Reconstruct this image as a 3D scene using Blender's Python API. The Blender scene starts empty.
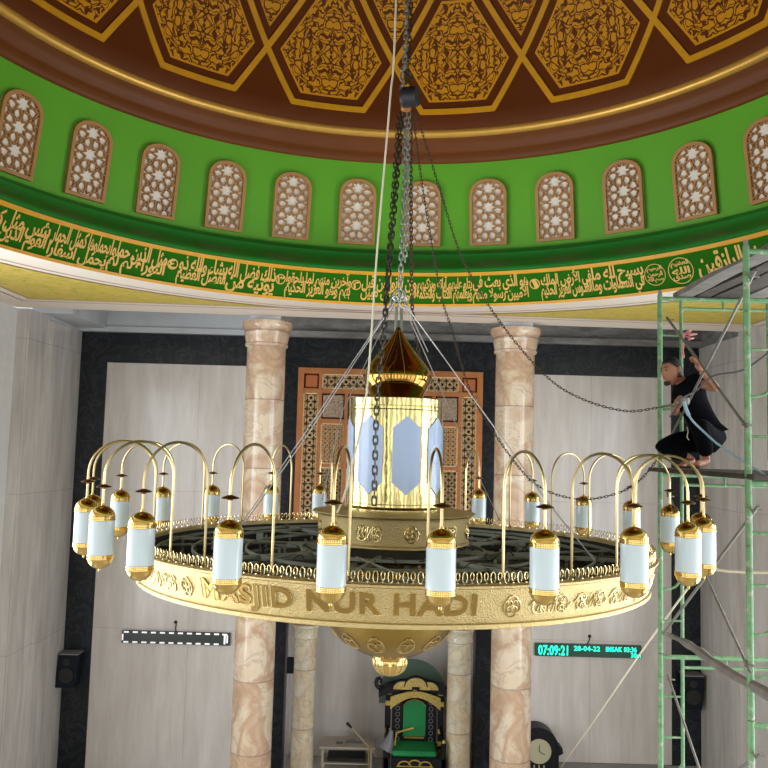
import bpy, math, random
from mathutils import Vector, Matrix
PI = math.pi
random.seed(7)
S = bpy.context.scene
COL = S.collection
H = 5.6                      # eye height above the prayer hall floor
F, PIT, ROL = 791.8, .082, .027
CX, CY = .106, 6.4           # axis of dome and chandelier
rad = math.radians

def ray(u, v):
    c, s = math.cos(ROL), math.sin(ROL); U = u - 384; V = v - 384
    x = (U*c + V*s)/F; z = -(-U*s + V*c)/F
    Y = math.cos(PIT) - z*math.sin(PIT); Z = math.sin(PIT) + z*math.cos(PIT)
    return x/Y, Z/Y
def at(u, v, Y):
    x, z = ray(u, v)
    return Vector((x*Y, Y, z*Y + H))

# ------------------------------------------------------------------ materials
def lin(c):
    return tuple(((v/255)/12.92 if v/255 <= .04045 else ((v/255+.055)/1.055)**2.4) for v in c) + (1,)
class NT:
    def __init__(s, name):
        s.m = bpy.data.materials.new(name); s.m.use_nodes = True
        s.t = s.m.node_tree; s.b = s.t.nodes['Principled BSDF']
    def n(s, typ, **k):
        nd = s.t.nodes.new('ShaderNode' + typ)
        for a, b in k.items():
            if a.startswith('i_'):
                key = a[2:].replace('_', ' ')
                nd.inputs[key].default_value = b
            else: setattr(nd, a, b)
        return nd
    def l(s, a, b): s.t.links.new(a, b)
    def obj(s): return s.n('TexCoord').outputs['Object']
    def ramp(s, fac, stops, interp='LINEAR'):
        r = s.n('ValToRGB'); e = r.color_ramp; e.interpolation = interp
        while len(e.elements) < len(stops): e.elements.new(.5)
        for q, (p, c) in zip(e.elements, stops): q.position = p; q.color = c
        s.l(fac, r.inputs[0]); return r.outputs[0]
    def mix(s, fac, a, b, mode='MIX'):
        m = s.n('Mix', data_type='RGBA', blend_type=mode)
        if isinstance(fac, (int, float)): m.inputs[0].default_value = fac
        else: s.l(fac, m.inputs[0])
        for i, q in ((6, a), (7, b)):
            if isinstance(q, tuple): m.inputs[i].default_value = q
            else: s.l(q, m.inputs[i])
        return m.outputs[2]
    def noise(s, vec, scale, detail=4, rough=.55, dist=0):
        n = s.n('TexNoise'); n.inputs['Scale'].default_value = scale; n.inputs['Detail'].default_value = detail
        n.inputs['Roughness'].default_value = rough; n.inputs['Distortion'].default_value = dist
        if vec is not None: s.l(vec, n.inputs['Vector'])
        return n.outputs['Fac']
    def mapping(s, vec, sc=(1, 1, 1), rot=(0, 0, 0), loc=(0, 0, 0)):
        m = s.n('Mapping'); m.inputs['Scale'].default_value = sc; m.inputs['Rotation'].default_value = rot; m.inputs['Location'].default_value = loc
        s.l(vec, m.inputs['Vector']); return m.outputs[0]
    def math(s, op, a, b=None, c=None):
        m = s.n('Math', operation=op)
        for i, q in enumerate((a, b, c)):
            if q is None: continue
            if isinstance(q, (int, float)): m.inputs[i].default_value = q
            else: s.l(q, m.inputs[i])
        return m.outputs[0]
    def bump(s, h, strength=.3, dist=.01):
        b = s.n('Bump'); b.inputs['Strength'].default_value = strength; b.inputs['Distance'].default_value = dist
        s.l(h, b.inputs['Height']); s.l(b.outputs[0], s.b.inputs['Normal'])
def pbr(name, col, rough=.5, metal=0, var=0, vscale=8, bump=0, bscale=30, bdist=.01, coat=0, emit=0, spec=None):
    k = NT(name); c = lin(col)
    k.b.inputs['Base Color'].default_value = c
    k.b.inputs['Roughness'].default_value = rough; k.b.inputs['Metallic'].default_value = metal
    if spec is not None: k.b.inputs['Specular IOR Level'].default_value = spec
    if coat: k.b.inputs['Coat Weight'].default_value = coat; k.b.inputs['Coat Roughness'].default_value = .08
    if var:
        f = k.noise(k.obj(), vscale)
        d = tuple(v*(1-var) for v in c[:3]) + (1,); u = tuple(min(1, v*(1+var)) for v in c[:3]) + (1,)
        k.l(k.ramp(f, [(.3, d), (.7, u)]), k.b.inputs['Base Color'])
    if bump: k.bump(k.noise(k.obj(), bscale), bump, bdist)
    if emit: k.b.inputs['Emission Color'].default_value = c; k.b.inputs['Emission Strength'].default_value = emit
    return k.m
M = {}
def marble_wall(name, base, dark, light, bw=2.31, bh=2.37, off=-1.47, rough=.18):
    k = NT(name); o = k.obj()
    # slabs laid in the wall plane: use x+y as the run, z as the height
    sx = k.n('SeparateXYZ'); k.l(o, sx.inputs[0])
    run = k.math('ADD', sx.outputs[0], sx.outputs[1]); cx = k.n('CombineXYZ'); k.l(run, cx.inputs[0]); k.l(sx.outputs[2], cx.inputs[1])
    br = k.n('TexBrick'); br.offset = 0; br.inputs['Scale'].default_value = 1
    br.inputs['Brick Width'].default_value = bw; br.inputs['Row Height'].default_value = bh
    br.inputs['Mortar Size'].default_value = .006; br.inputs['Mortar Smooth'].default_value = .3
    br.inputs['Color1'].default_value = (1, 1, 1, 1); br.inputs['Color2'].default_value = (.95, .95, .96, 1); br.inputs['Mortar'].default_value = (.75, .73, .71, 1)
    k.l(k.mapping(cx.outputs[0], loc=(off, -.03, 0)), br.inputs['Vector'])
    st = k.noise(k.mapping(o, (2.5, 2.5, .35)), 2.2, 6, .6, .4)
    c1 = k.ramp(st, [(.3, lin(dark)), (.55, lin(base)), (.75, lin(light))])
    sp = k.noise(k.mapping(o, (9, 9, 4)), 3, 8, .75)
    c2 = k.mix(k.ramp(sp, [(.66, (0, 0, 0, 1)), (.72, (.35, .35, .35, 1))]), c1, lin(dark))
    k.l(k.mix(1.0, c2, br.outputs['Color'], 'MULTIPLY'), k.b.inputs['Base Color'])
    k.b.inputs['Roughness'].default_value = rough
    return k.m
M['marble'] = marble_wall('cream_marble_cladding', (202, 195, 189), (188, 180, 173), (213, 207, 202))
M['marble_side'] = marble_wall('cream_marble_side', (190, 185, 180), (172, 166, 161), (204, 200, 196), 2.31, 2.37, .4, .15)
M['white_wall'] = pbr('white_plaster', (205, 205, 205), .5, var=.05)
def black_marble():
    k = NT('black_marble'); o = k.obj()
    n = k.noise(o, 2.2, 10, .7, 1.8)
    v = k.ramp(n, [(.47, (.006, .008, .011, 1)), (.5, (.03, .033, .04, 1)), (.53, (.007, .009, .012, 1))])
    n2 = k.noise(k.mapping(o, (1, 1, 1), loc=(5, 3, 2)), 7, 8, .8)
    k.l(k.mix(k.ramp(n2, [(.6, (0, 0, 0, 1)), (.85, (.5, .5, .5, 1))]), v, (.03, .034, .042, 1)), k.b.inputs['Base Color'])
    k.b.inputs['Roughness'].default_value = .32; k.b.inputs['Specular IOR Level'].default_value = .3; return k.m
M['black_marble'] = black_marble()
def col_marble(name, a, b, c, vein, seg=1.0):
    k = NT(name); o = k.obj()
    sx = k.n('SeparateXYZ'); k.l(o, sx.inputs[0])
    segi = k.math('FLOOR', k.math('MULTIPLY', sx.outputs[2], 1/seg))
    cx = k.n('CombineXYZ'); k.l(sx.outputs[0], cx.inputs[0]); k.l(sx.outputs[1], cx.inputs[1])
    k.l(k.math('ADD', sx.outputs[2], k.math('MULTIPLY', segi, 3.7)), cx.inputs[2])
    n = k.noise(cx.outputs[0], 1.6, 3, .5, 1.0)
    col = k.ramp(n, [(.32, lin(a)), (.47, lin(b)), (.6, lin(c)), (.72, lin(a))])
    v = k.noise(cx.outputs[0], 2.2, 5, .55, 1.6)
    col = k.mix(k.ramp(v, [(.47, (0, 0, 0, 1)), (.5, (.45, .45, .45, 1)), (.53, (0, 0, 0, 1))]), col, lin(vein))
    fr = k.math('FRACT', k.math('MULTIPLY', sx.outputs[2], 1/seg))
    seam = k.math('LESS_THAN', fr, .018)
    col = k.mix(k.math('MULTIPLY', seam, .55), col, lin((110, 95, 85)))
    k.l(col, k.b.inputs['Base Color']); k.b.inputs['Roughness'].default_value = .16
    return k.m
M['pillar'] = col_marble('rose_veined_marble', (206, 186, 160), (180, 148, 120), (208, 192, 168), (150, 126, 110), 1.05)
M['pillar_small'] = col_marble('ivory_veined_marble', (212, 200, 172), (196, 176, 145), (205, 198, 178), (140, 132, 128), .95)
def concrete():
    k = NT('raw_concrete'); o = k.obj()
    n = k.noise(k.mapping(o, (.6, 1, 2)), 3.5, 9, .7)
    k.l(k.ramp(n, [(.3, lin((88, 86, 82))), (.5, lin((122, 120, 116))), (.7, lin((150, 148, 144)))]), k.b.inputs['Base Color'])
    k.b.inputs['Roughness'].default_value = .9; k.bump(n, .5, .03); return k.m
M['concrete'] = concrete()
M['painted_plaster'] = pbr('pale_blue_plaster', (188, 192, 196), .7, var=.08, vscale=3)
M['cream'] = pbr('cream_ceiling_paint', (226, 214, 200), .6, var=.03, vscale=1.5)
M['line_brown'] = pbr('brown_line_paint', (150, 95, 60), .6)
def gold_stucco():
    k = NT('gold_green_stipple'); o = k.obj()
    n = k.noise(k.mapping(o, (1, 1.6, 1)), 9, 7, .8, .8)
    k.l(k.ramp(n, [(.35, lin((128, 140, 40))), (.48, lin((192, 172, 66))), (.6, lin((208, 178, 98))), (.72, lin((160, 165, 60)))]), k.b.inputs['Base Color'])
    k.b.inputs['Roughness'].default_value = .55; k.bump(n, .3, .01); return k.m
M['gold_stucco'] = gold_stucco()
M['green_bright'] = pbr('bright_green_paint', (100, 174, 44), .5, var=.03, vscale=1, spec=.3)
M['green_mid'] = pbr('emerald_moulding_paint', (34, 130, 48), .42, var=.05, vscale=2)
M['green_dark'] = pbr('dark_green_paint', (34, 98, 14), .85, var=.04, spec=.1)
M['gold_paint'] = pbr('gold_ochre_paint', (216, 154, 30), .45, var=.08, vscale=5, spec=.4)
M['gold_script'] = pbr('gold_script_paint', (214, 172, 84), .45, spec=.4)
M['brown_dome'] = pbr('chocolate_dome_paint', (98, 46, 8), .6, var=.05, vscale=1.2, spec=.2)
M['brown_cornice'] = pbr('umber_cornice_paint', (112, 60, 22), .5, var=.06, vscale=2, spec=.3)
M['gold_torus'] = pbr('gilt_moulding', (224, 172, 80), .35, .4, var=.05)
M['lattice'] = pbr('bronze_lattice_paint', (184, 134, 80), .5, var=.05)
M['pane'] = pbr('frosted_pane', (246, 238, 226), .35)
def arabesque():
    k = NT('arabesque_ornament')
    uv = k.n('UVMap', uv_map='UVMap').outputs[0]; ed = k.n('UVMap', uv_map='edge').outputs[0]
    sx = k.n('SeparateXYZ'); k.l(uv, sx.inputs[0])
    cx = k.n('CombineXYZ'); k.l(k.math('ABSOLUTE', sx.outputs[0]), cx.inputs[0]); k.l(k.math('ABSOLUTE', sx.outputs[1]), cx.inputs[1])
    nz = k.n('TexNoise'); nz.inputs['Scale'].default_value = 9; nz.inputs['Detail'].default_value = 1; k.l(cx.outputs[0], nz.inputs['Vector'])
    vm = k.n('VectorMath', operation='MULTIPLY_ADD'); k.l(nz.outputs['Color'], vm.inputs[0]); vm.inputs[1].default_value = (.16, .16, 0); k.l(cx.outputs[0], vm.inputs[2])
    vo = k.n('TexVoronoi', feature='DISTANCE_TO_EDGE', voronoi_dimensions='2D'); vo.inputs['Scale'].default_value = 9.5; k.l(vm.outputs[0], vo.inputs['Vector'])
    wv = k.n('TexWave', wave_type='RINGS', rings_direction='SPHERICAL'); wv.inputs['Scale'].default_value = 5.5; wv.inputs['Distortion'].default_value = 7; wv.inputs['Detail'].default_value = 0; wv.inputs['Detail Scale'].default_value = 2
    k.l(vm.outputs[0], wv.inputs['Vector'])
    a = k.math('GREATER_THAN', vo.outputs['Distance'], .085)
    b = k.math('GREATER_THAN', wv.outputs['Fac'], .2)
    g = k.math('MULTIPLY', a, b)
    se = k.n('SeparateXYZ'); k.l(ed, se.inputs[0])
    rim = k.math('GREATER_THAN', se.outputs[0], .955)
    g = k.math('MAXIMUM', g, rim)
    k.l(k.mix(g, lin((98, 46, 8)), lin((218, 150, 26))), k.b.inputs['Base Color'])
    k.b.inputs['Roughness'].default_value = .5; k.b.inputs['Specular IOR Level'].default_value = .35; return k.m
M['arabesque'] = arabesque()
def brass(name, col, rough, bump=0, bscale=60, bdist=.004, sc=(1, 1, 1), var=.08):
    k = NT(name); o = k.obj(); c = lin(col)
    k.b.inputs['Metallic'].default_value = 1
    n = k.noise(o, 6, 3)
    k.l(k.ramp(n, [(.3, tuple(v*(1-var) for v in c[:3])+(1,)), (.7, c)]), k.b.inputs['Base Color'])
    k.b.inputs['Roughness'].default_value = rough
    if bump: k.bump(k.noise(k.mapping(o, sc), bscale, 3), bump, bdist)
    return k.m
M['brass'] = brass('polished_brass', (216, 184, 112), .15)
M['brass_pale'] = brass('pale_brass_tube', (206, 186, 138), .3)
M['brass_dark'] = brass('aged_brass', (130, 96, 50), .3)
M['brass_band'] = brass('hammered_brass', (196, 176, 126), .42, 1.0, 110, .007)
M['brass_letter'] = brass('brushed_brass_letters', (172, 144, 86), .32)
M['brass_relief'] = brass('bright_brass_relief', (236, 214, 156), .22)
M['brass_drum'] = brass('mirror_brass_sheet', (222, 206, 142), .14, .35, 3.0, .02, (1.3, 1.3, 1), var=.35)  # mottled tone stands in for creamy highlights and olive reflections on the drum
M['brass_onion'] = brass('amber_brass_dome', (178, 138, 68), .09)
M['brass_bowl'] = brass('bowl_brass', (166, 138, 74), .24, .25, 25, .005)
M['opal'] = pbr('opal_glass', (192, 208, 216), .22, coat=.4, emit=0)
M['lilac'] = pbr('pale_blue_acrylic', (168, 190, 226), .25, coat=.3)
M['steel_frame'] = pbr('grey_green_steel', (122, 126, 114), .5, .3, var=.15)
M['dark_tray'] = pbr('dark_tray', (12, 11, 10), .7)
M['wire_black'] = pbr('black_cable', (18, 18, 18), .6)
M['driver'] = pbr('pale_metal_box', (170, 175, 178), .4, .3)
M['chain_dark'] = pbr('weathered_steel_chain', (92, 88, 80), .4, .85)
M['chain_bright'] = pbr('galvanised_chain', (196, 198, 198), .3, .85)
M['chain_rust'] = pbr('brown_rusted_chain', (74, 58, 48), .6, .4)
M['rope'] = pbr('cream_rope', (222, 214, 190), .8)
M['wire'] = pbr('galvanised_wire', (178, 178, 176), .4, .6)
M['hoist'] = pbr('black_hoist_plastic', (38, 36, 42), .45)
M['hoist_orange'] = pbr('orange_hoist_paint', (150, 96, 40), .5)
def scaff():
    k = NT('worn_green_scaffold_paint'); o = k.obj()
    n = k.noise(o, 14, 8, .75)
    k.l(k.ramp(n, [(.38, lin((168, 168, 156))), (.45, lin((110, 146, 106))), (.58, lin((94, 148, 98))), (.63, lin((104, 86, 66)))]), k.b.inputs['Base Color'])
    k.b.inputs['Roughness'].default_value = .55; return k.m
M['scaffold'] = scaff()
M['brace'] = pbr('dull_steel_brace', (128, 124, 116), .5, .35, var=.2, vscale=12)
M['plank'] = pbr('weathered_dark_plank', (66, 59, 52), .85, var=.45, vscale=5, bump=.4, bscale=12)
M['plank_grey'] = pbr('grey_driftwood', (118, 112, 106), .85, var=.25, vscale=6, bump=.4, bscale=14)
M['carved_wood'] = pbr('carved_teak', (172, 108, 58), .4, var=.15, vscale=6)
M['wood_lattice'] = pbr('golden_lattice_wood', (240, 204, 152), .45, var=.08)
M['wood_hole'] = pbr('dark_red_backing', (74, 30, 20), .7)
M['wood_tan'] = pbr('tan_backing', (205, 150, 96), .6)
M['wood_silver'] = pbr('silvered_carving', (160, 138, 120), .4, .3, var=.5, vscale=40, bump=.8, bscale=25)
M['black_lacquer'] = pbr('black_lacquer', (10, 9, 12), .45, spec=.25)
M['gold_leaf'] = pbr('gold_leaf', (196, 166, 84), .35, .6)
M['green_velvet'] = pbr('green_velvet', (14, 120, 62), .7)
M['green_dim'] = pbr('dark_green_backboard', (70, 92, 78), .5)
M['speaker'] = pbr('navy_black_speaker', (14, 20, 30), .5, spec=.2)
M['speaker_grey'] = pbr('grey_plate', (120, 118, 120), .5)
M['led_panel'] = pbr('dark_display_panel', (46, 54, 52), .25)
M['dash_glow'] = pbr('white_dash', (240, 240, 240), .4, emit=.5)  # white dashes given a faint glow although the display is unlit
M['led_on'] = pbr('cyan_green_led', (20, 240, 190), .5, emit=2.2)
M['led_bg'] = pbr('led_board', (6, 60, 44), .3, emit=.15)
M['table'] = pbr('cream_table_top', (178, 168, 152), .5)
M['dark'] = pbr('near_black', (22, 20, 20), .6)
M['clock_face'] = pbr('aged_clock_dial', (168, 164, 134), .4)
M['stick'] = pbr('pale_wooden_stick', (166, 148, 116), .6)
M['cone'] = pbr('grey_horn', (92, 90, 96), .5)
M['skin'] = pbr('skin', (164, 112, 86), .55, var=.06, vscale=10)
M['hair'] = pbr('black_hair', (16, 14, 13), .6)
M['cloth_black'] = pbr('black_cotton', (9, 10, 15), .95, spec=.08, var=.2, vscale=14)
M['eye'] = pbr('eye_dark', (30, 22, 18), .4)
M['lip'] = pbr('lip', (150, 84, 72), .5)
M['strap'] = pbr('pale_blue_strap', (150, 182, 200), .6)
M['ribbon'] = pbr('faded_pink_ribbon', (190, 120, 118), .7)
M['floor'] = pbr('pale_floor_tile', (176, 170, 160), .25, var=.05)
M['carpet'] = pbr('grey_floor', (120, 116, 112), .6)

# ------------------------------------------------------------------ mesh helpers
class MB:
    def __init__(s): s.v = []; s.f = []; s.uv = None; s.ed = None
    def add(s, vs, fs):
        b = len(s.v); s.v += [tuple(v) for v in vs]; s.f += [tuple(i+b for i in f) for f in fs]; return s
    def box(s, x0, x1, y0, y1, z0, z1):
        v = [(x, y, z) for z in (z0, z1) for y in (y0, y1) for x in (x0, x1)]
        return s.add(v, [(0, 2, 3, 1), (4, 5, 7, 6), (0, 1, 5, 4), (2, 6, 7, 3), (0, 4, 6, 2), (1, 3, 7, 5)])
    def bbox(s, x0, x1, y0, y1, z0, z1, b=.01):
        # box with all edges chamfered
        xs = (x0, x1); ys = (y0, y1); zs = (z0, z1); vs = []; idx = {}
        for i in (0, 1):
            for j in (0, 1):
                for k in (0, 1):
                    sx, sy, sz = (1, -1)[i]*b, (1, -1)[j]*b, (1, -1)[k]*b
                    for a, p in enumerate(((xs[i], ys[j]+sy, zs[k]+sz), (xs[i]+sx, ys[j], zs[k]+sz), (xs[i]+sx, ys[j]+sy, zs[k]))):
                        idx[i, j, k, a] = len(vs); vs.append(p)
        fs = []
        for i in (0, 1): fs.append([idx[i, j, k, 0] for j, k in ((0, 0), (0, 1), (1, 1), (1, 0))])
        for j in (0, 1): fs.append([idx[i, j, k, 1] for i, k in ((0, 0), (0, 1), (1, 1), (1, 0))])
        for k in (0, 1): fs.append([idx[i, j, k, 2] for i, j in ((0, 0), (0, 1), (1, 1), (1, 0))])
        for j in (0, 1):
            for k in (0, 1): fs.append([idx[0, j, k, 1], idx[1, j, k, 1], idx[1, j, k, 2], idx[0, j, k, 2]])
        for i in (0, 1):
            for k in (0, 1): fs.append([idx[i, 0, k, 0], idx[i, 1, k, 0], idx[i, 1, k, 2], idx[i, 0, k, 2]])
        for i in (0, 1):
            for j in (0, 1): fs.append([idx[i, j, 0, 0], idx[i, j, 1, 0], idx[i, j, 1, 1], idx[i, j, 0, 1]])
        for i in (0, 1):
            for j in (0, 1):
                for k in (0, 1): fs.append([idx[i, j, k, a] for a in range(3)])
        return s.add(vs, fs)
    def tube(s, pts, r, n=8, cap=True, closed=False):
        pts = [Vector(p) for p in pts]; m = len(pts)
        rs = r if isinstance(r, (list, tuple)) else [r]*m
        T = []
        for i in range(m):
            if closed: t = pts[(i+1) % m]-pts[i-1]
            else: t = pts[min(i+1, m-1)]-pts[max(i-1, 0)]
            T.append(t.normalized() if t.length > 1e-9 else Vector((0, 0, 1)))
        up = Vector((0, 0, 1)) if abs(T[0].z) < .9 else Vector((1, 0, 0))
        nrm = (up - T[0]*up.dot(T[0])).normalized(); vs = []
        for i in range(m):
            nrm = nrm - T[i]*nrm.dot(T[i])
            nrm = nrm.normalized() if nrm.length > 1e-6 else T[i].orthogonal().normalized()
            bn = T[i].cross(nrm)
            for k in range(n):
                a = 2*PI*k/n; vs.append(pts[i] + (nrm*math.cos(a)+bn*math.sin(a))*rs[i])
        fs = []
        for i in range(m if closed else m-1):
            j = (i+1) % m
            for k in range(n): fs.append((i*n+k, i*n+(k+1) % n, j*n+(k+1) % n, j*n+k))
        if cap and not closed: fs += [tuple(range(n))[::-1], tuple((m-1)*n+k for k in range(n))]
        return s.add(vs, fs)
    def lathe(s, prof, n=32, c=(0, 0, 0), a0=0, a1=2*PI, flip=False):
        full = abs(a1-a0-2*PI) < 1e-6; cols = n if full else n+1; m = len(prof); vs = []
        for i in range(cols):
            a = a0+(a1-a0)*i/n
            for r, z in prof: vs.append((c[0]+r*math.sin(a), c[1]-r*math.cos(a), c[2]+z))
        fs = []
        for i in range(n):
            j = (i+1) % cols
            for k in range(m-1):
                q = (i*m+k, j*m+k, j*m+k+1, i*m+k+1); fs.append(q[::-1] if flip else q)
        return s.add(vs, fs)
    def plate(s, poly, y0, y1):   # outline in x,z extruded along y
        n = len(poly); vs = [(x, y0, z) for x, z in poly]+[(x, y1, z) for x, z in poly]
        return s.add(vs, [tuple(range(n)), tuple(range(2*n-1, n-1, -1))]+[(i, (i+1) % n, (i+1) % n+n, i+n) for i in range(n)])
    def sphere(s, c, r, n=12, m=8, sc=(1, 1, 1)):
        vs = []; 
        for j in range(m+1):
            t = PI*j/m
            for i in range(n):
                a = 2*PI*i/n; vs.append((c[0]+r*sc[0]*math.sin(t)*math.cos(a), c[1]+r*sc[1]*math.sin(t)*math.sin(a), c[2]+r*sc[2]*math.cos(t)))
        return s.add(vs, [(j*n+i, (j+1)*n+i, (j+1)*n+(i+1) % n, j*n+(i+1) % n) for j in range(m) for i in range(n)])
    def mesh_from(s, me, f=lambda v: v):
        return s.add([f(v.co) for v in me.vertices], [tuple(p.vertices) for p in me.polygons])
def wloc(o):
    v = Vector((0, 0, 0))
    while o is not None: v = v + o.location; o = o.parent
    return v
def ob(name, mb, mat, parent=None, smooth=True, local=False, loc=None, angle=35):
    """mb is in world coordinates unless local"""
    me = bpy.data.meshes.new(name)
    off = Vector((0, 0, 0))
    if parent is not None and not local: off = wloc(parent)
    if loc is not None and not local: off = off + Vector(loc) if parent else Vector(loc)
    me.from_pydata([Vector(v)-off for v in mb.v] if off.length else mb.v, [], mb.f)
    if smooth:
        me.polygons.foreach_set('use_smooth', [True]*len(me.polygons))
        me.update(); me.set_sharp_from_angle(angle=rad(angle))
    me.materials.append(M[mat] if isinstance(mat, str) else mat)
    o = bpy.data.objects.new(name, me); COL.objects.link(o)
    if parent is not None: o.parent = parent
    if loc is not None: o.location = loc
    return o
def tag(o, label=None, cat=None, group=None, kind=None):
    if label: o['label'] = label
    if cat: o['category'] = cat
    if group: o['group'] = group
    if kind: o['kind'] = kind
    return o
def thing(name, label, cat, loc, group=None):
    o = bpy.data.objects.new(name, None); o.empty_display_size = .1; COL.objects.link(o); o.location = loc
    return tag(o, label, cat, group)
def single(name, mb, mat, label, cat, group=None, loc=None, smooth=True):
    """a thing that is one mesh; origin at the bottom centre"""
    if loc is None:
        xs = [v[0] for v in mb.v]; ys = [v[1] for v in mb.v]; zs = [v[2] for v in mb.v]
        loc = ((min(xs)+max(xs))/2, (min(ys)+max(ys))/2, min(zs))
    return tag(ob(name, mb, mat, loc=loc, smooth=smooth), label, cat, group)
def struct(name, mb, mat, parent=None, smooth=False, angle=35, label=None):
    o = ob(name, mb, mat, parent, smooth=smooth, angle=angle)
    if parent is None: tag(o, label, None, None, 'structure')
    return o
def bez(pts, n=10):
    """Catmull-Rom through points"""
    pts = [Vector(p) for p in pts]; out = []
    P = [2*pts[0]-pts[1]]+pts+[2*pts[-1]-pts[-2]]
    for i in range(1, len(P)-2):
        for k in range(n):
            t = k/n; a, b, c, d = P[i-1], P[i], P[i+1], P[i+2]
            out.append(.5*((2*b)+(c-a)*t+(2*a-5*b+4*c-d)*t*t+(3*b-a-3*c+d)*t**3))
    out.append(pts[-1]); return out
def chain_mb(pts, pitch, wire, width):
    pts = [Vector(p) for p in pts]; mb = MB()
    L = [0]
    for a, b in zip(pts, pts[1:]): L.append(L[-1]+(b-a).length)
    n = int(L[-1]/pitch); j = 0
    def P(d):
        for i in range(len(L)-1):
            if d <= L[i+1]: return pts[i].lerp(pts[i+1], (d-L[i])/max(1e-9, L[i+1]-L[i]))
        return pts[-1]
    for i in range(n):
        a, b = P(i*pitch), P((i+1)*pitch); t = (b-a).normalized(); c = (a+b)/2
        s0 = t.orthogonal().normalized(); q = Matrix.Rotation(rad(45+90*(i % 2)), 3, t); s1 = (q @ s0)
        hl = pitch/2+wire*1.1-width/2*.6; loop = []
        for k in range(8):
            an = 2*PI*k/8; ca, sa = math.cos(an), math.sin(an)
            loop.append(c + s1*(width/2*ca) + t*((hl if sa > 0.01 else -hl if sa < -0.01 else 0) + width/2*.6*sa))
        mb.tube(loop, wire, 5, closed=True)
    return mb

# ------------------------------------------------------------------ lettering
FORMS = {}; _c = 0xFE80
for ch, n in zip('ءآأؤإئابةتثجحخدذرزسشصضطظعغفقكلمنهوىي', [1,2,2,2,2,4,2,4,2,4,4,4,4,4,2,2,2,2,4,4,4,4,4,4,4,4,4,4,4,4,4,4,4,2,2,4]):
    FORMS[ch] = (_c, n); _c += n
FORMS['\u0001'] = (0xFEFB, 2); FORMS['\u0002'] = (0xFEF7, 2)
def shape(s):
    s = s.replace('لا', '\u0001').replace('لأ', '\u0002'); out = []
    for i, ch in enumerate(s):
        if ch not in FORMS: out.append(ch); continue
        b, n = FORMS[ch]
        prev = i > 0 and s[i-1] in FORMS and FORMS[s[i-1]][1] == 4
        nxt = n == 4 and i+1 < len(s) and s[i+1] in FORMS and FORMS[s[i+1]][1] > 1
        k = 0 if n == 1 else 3 if prev and nxt else 2 if nxt else 1 if prev else 0
        out.append(chr(b+k))
    return ''.join(reversed(out))
def text_mesh(body, extrude=0, bold=0, res=2, spacing=1):
    c = bpy.data.curves.new('lettering', 'FONT'); c.body = body; c.size = 1; c.extrude = extrude; c.offset = bold; c.resolution_u = res; c.space_character = spacing
    o = bpy.data.objects.new('lettering', c); COL.objects.link(o)
    bpy.context.view_layer.update()
    me = bpy.data.meshes.new_from_object(o.evaluated_get(bpy.context.evaluated_depsgraph_get()))
    bpy.data.objects.remove(o); return me
def extent(me):
    xs = [v.co.x for v in me.vertices]; ys = [v.co.y for v in me.vertices]
    return min(xs), max(xs), min(ys), max(ys)

# ------------------------------------------------------------------ girih lattice
def girih(w, h, a, inside, th=.012):
    """8-fold star lattice inside a w x h area centred on x, from z=0; returns list of segments"""
    segs = []
    nx = int(w/a/2)+2; nz = int(h/a)+2
    def I(p, d, q, e):
        den = d[0]*e[1]-d[1]*e[0]; t = ((q[0]-p[0])*e[1]-(q[1]-p[1])*e[0])/den
        return (p[0]+d[0]*t, p[1]+d[1]*t)
    Mi = [(a/2*math.cos(i*PI/4), a/2*math.sin(i*PI/4)) for i in range(8)]
    base = []
    for i in range(8):
        j = (i+1) % 8
        x = I(Mi[i], (Mi[(i+3) % 8][0]-Mi[i][0], Mi[(i+3) % 8][1]-Mi[i][1]), Mi[j], (Mi[(j-3) % 8][0]-Mi[j][0], Mi[(j-3) % 8][1]-Mi[j][1]))
        base += [(Mi[i], x), (Mi[j], x)]
    dd = a/2*math.sqrt(2)-a/2
    sq = []
    c, s_ = math.cos(PI/8), math.sin(PI/8); t = dd/(c+s_)
    for i in range(4):
        an = PI/4+i*PI/2
        for sg in (1, -1):
            m = (dd*math.cos(an), dd*math.sin(an)); d = (-math.cos(an+sg*PI/8*-1), -math.sin(an-sg*PI/8))
            sq.append((m, (m[0]+d[0]*t, m[1]+d[1]*t)))
    for ix in range(-nx, nx+1):
        for iz in range(-1, nz):
            ox, oz = ix*a, iz*a
            for p, q in base: segs.append(((p[0]+ox, p[1]+oz), (q[0]+ox, q[1]+oz)))
            for p, q in sq: segs.append(((p[0]+ox+a/2, p[1]+oz+a/2), (q[0]+ox+a/2, q[1]+oz+a/2)))
    out = []
    for p, q in segs:   # clip by sampling
        N = 6; run = None
        for k in range(N):
            m = ((p[0]+(q[0]-p[0])*(k+.5)/N), (p[1]+(q[1]-p[1])*(k+.5)/N))
            if inside(*m):
                if run is None: run = k
            else:
                if run is not None: out.append((run/N, k/N, p, q)); run = None
        if run is not None: out.append((run/N, 1, p, q))
    res = []
    for t0, t1, p, q in out:
        res.append(((p[0]+(q[0]-p[0])*t0, p[1]+(q[1]-p[1])*t0), (p[0]+(q[0]-p[0])*t1, p[1]+(q[1]-p[1])*t1)))
    return res
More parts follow.
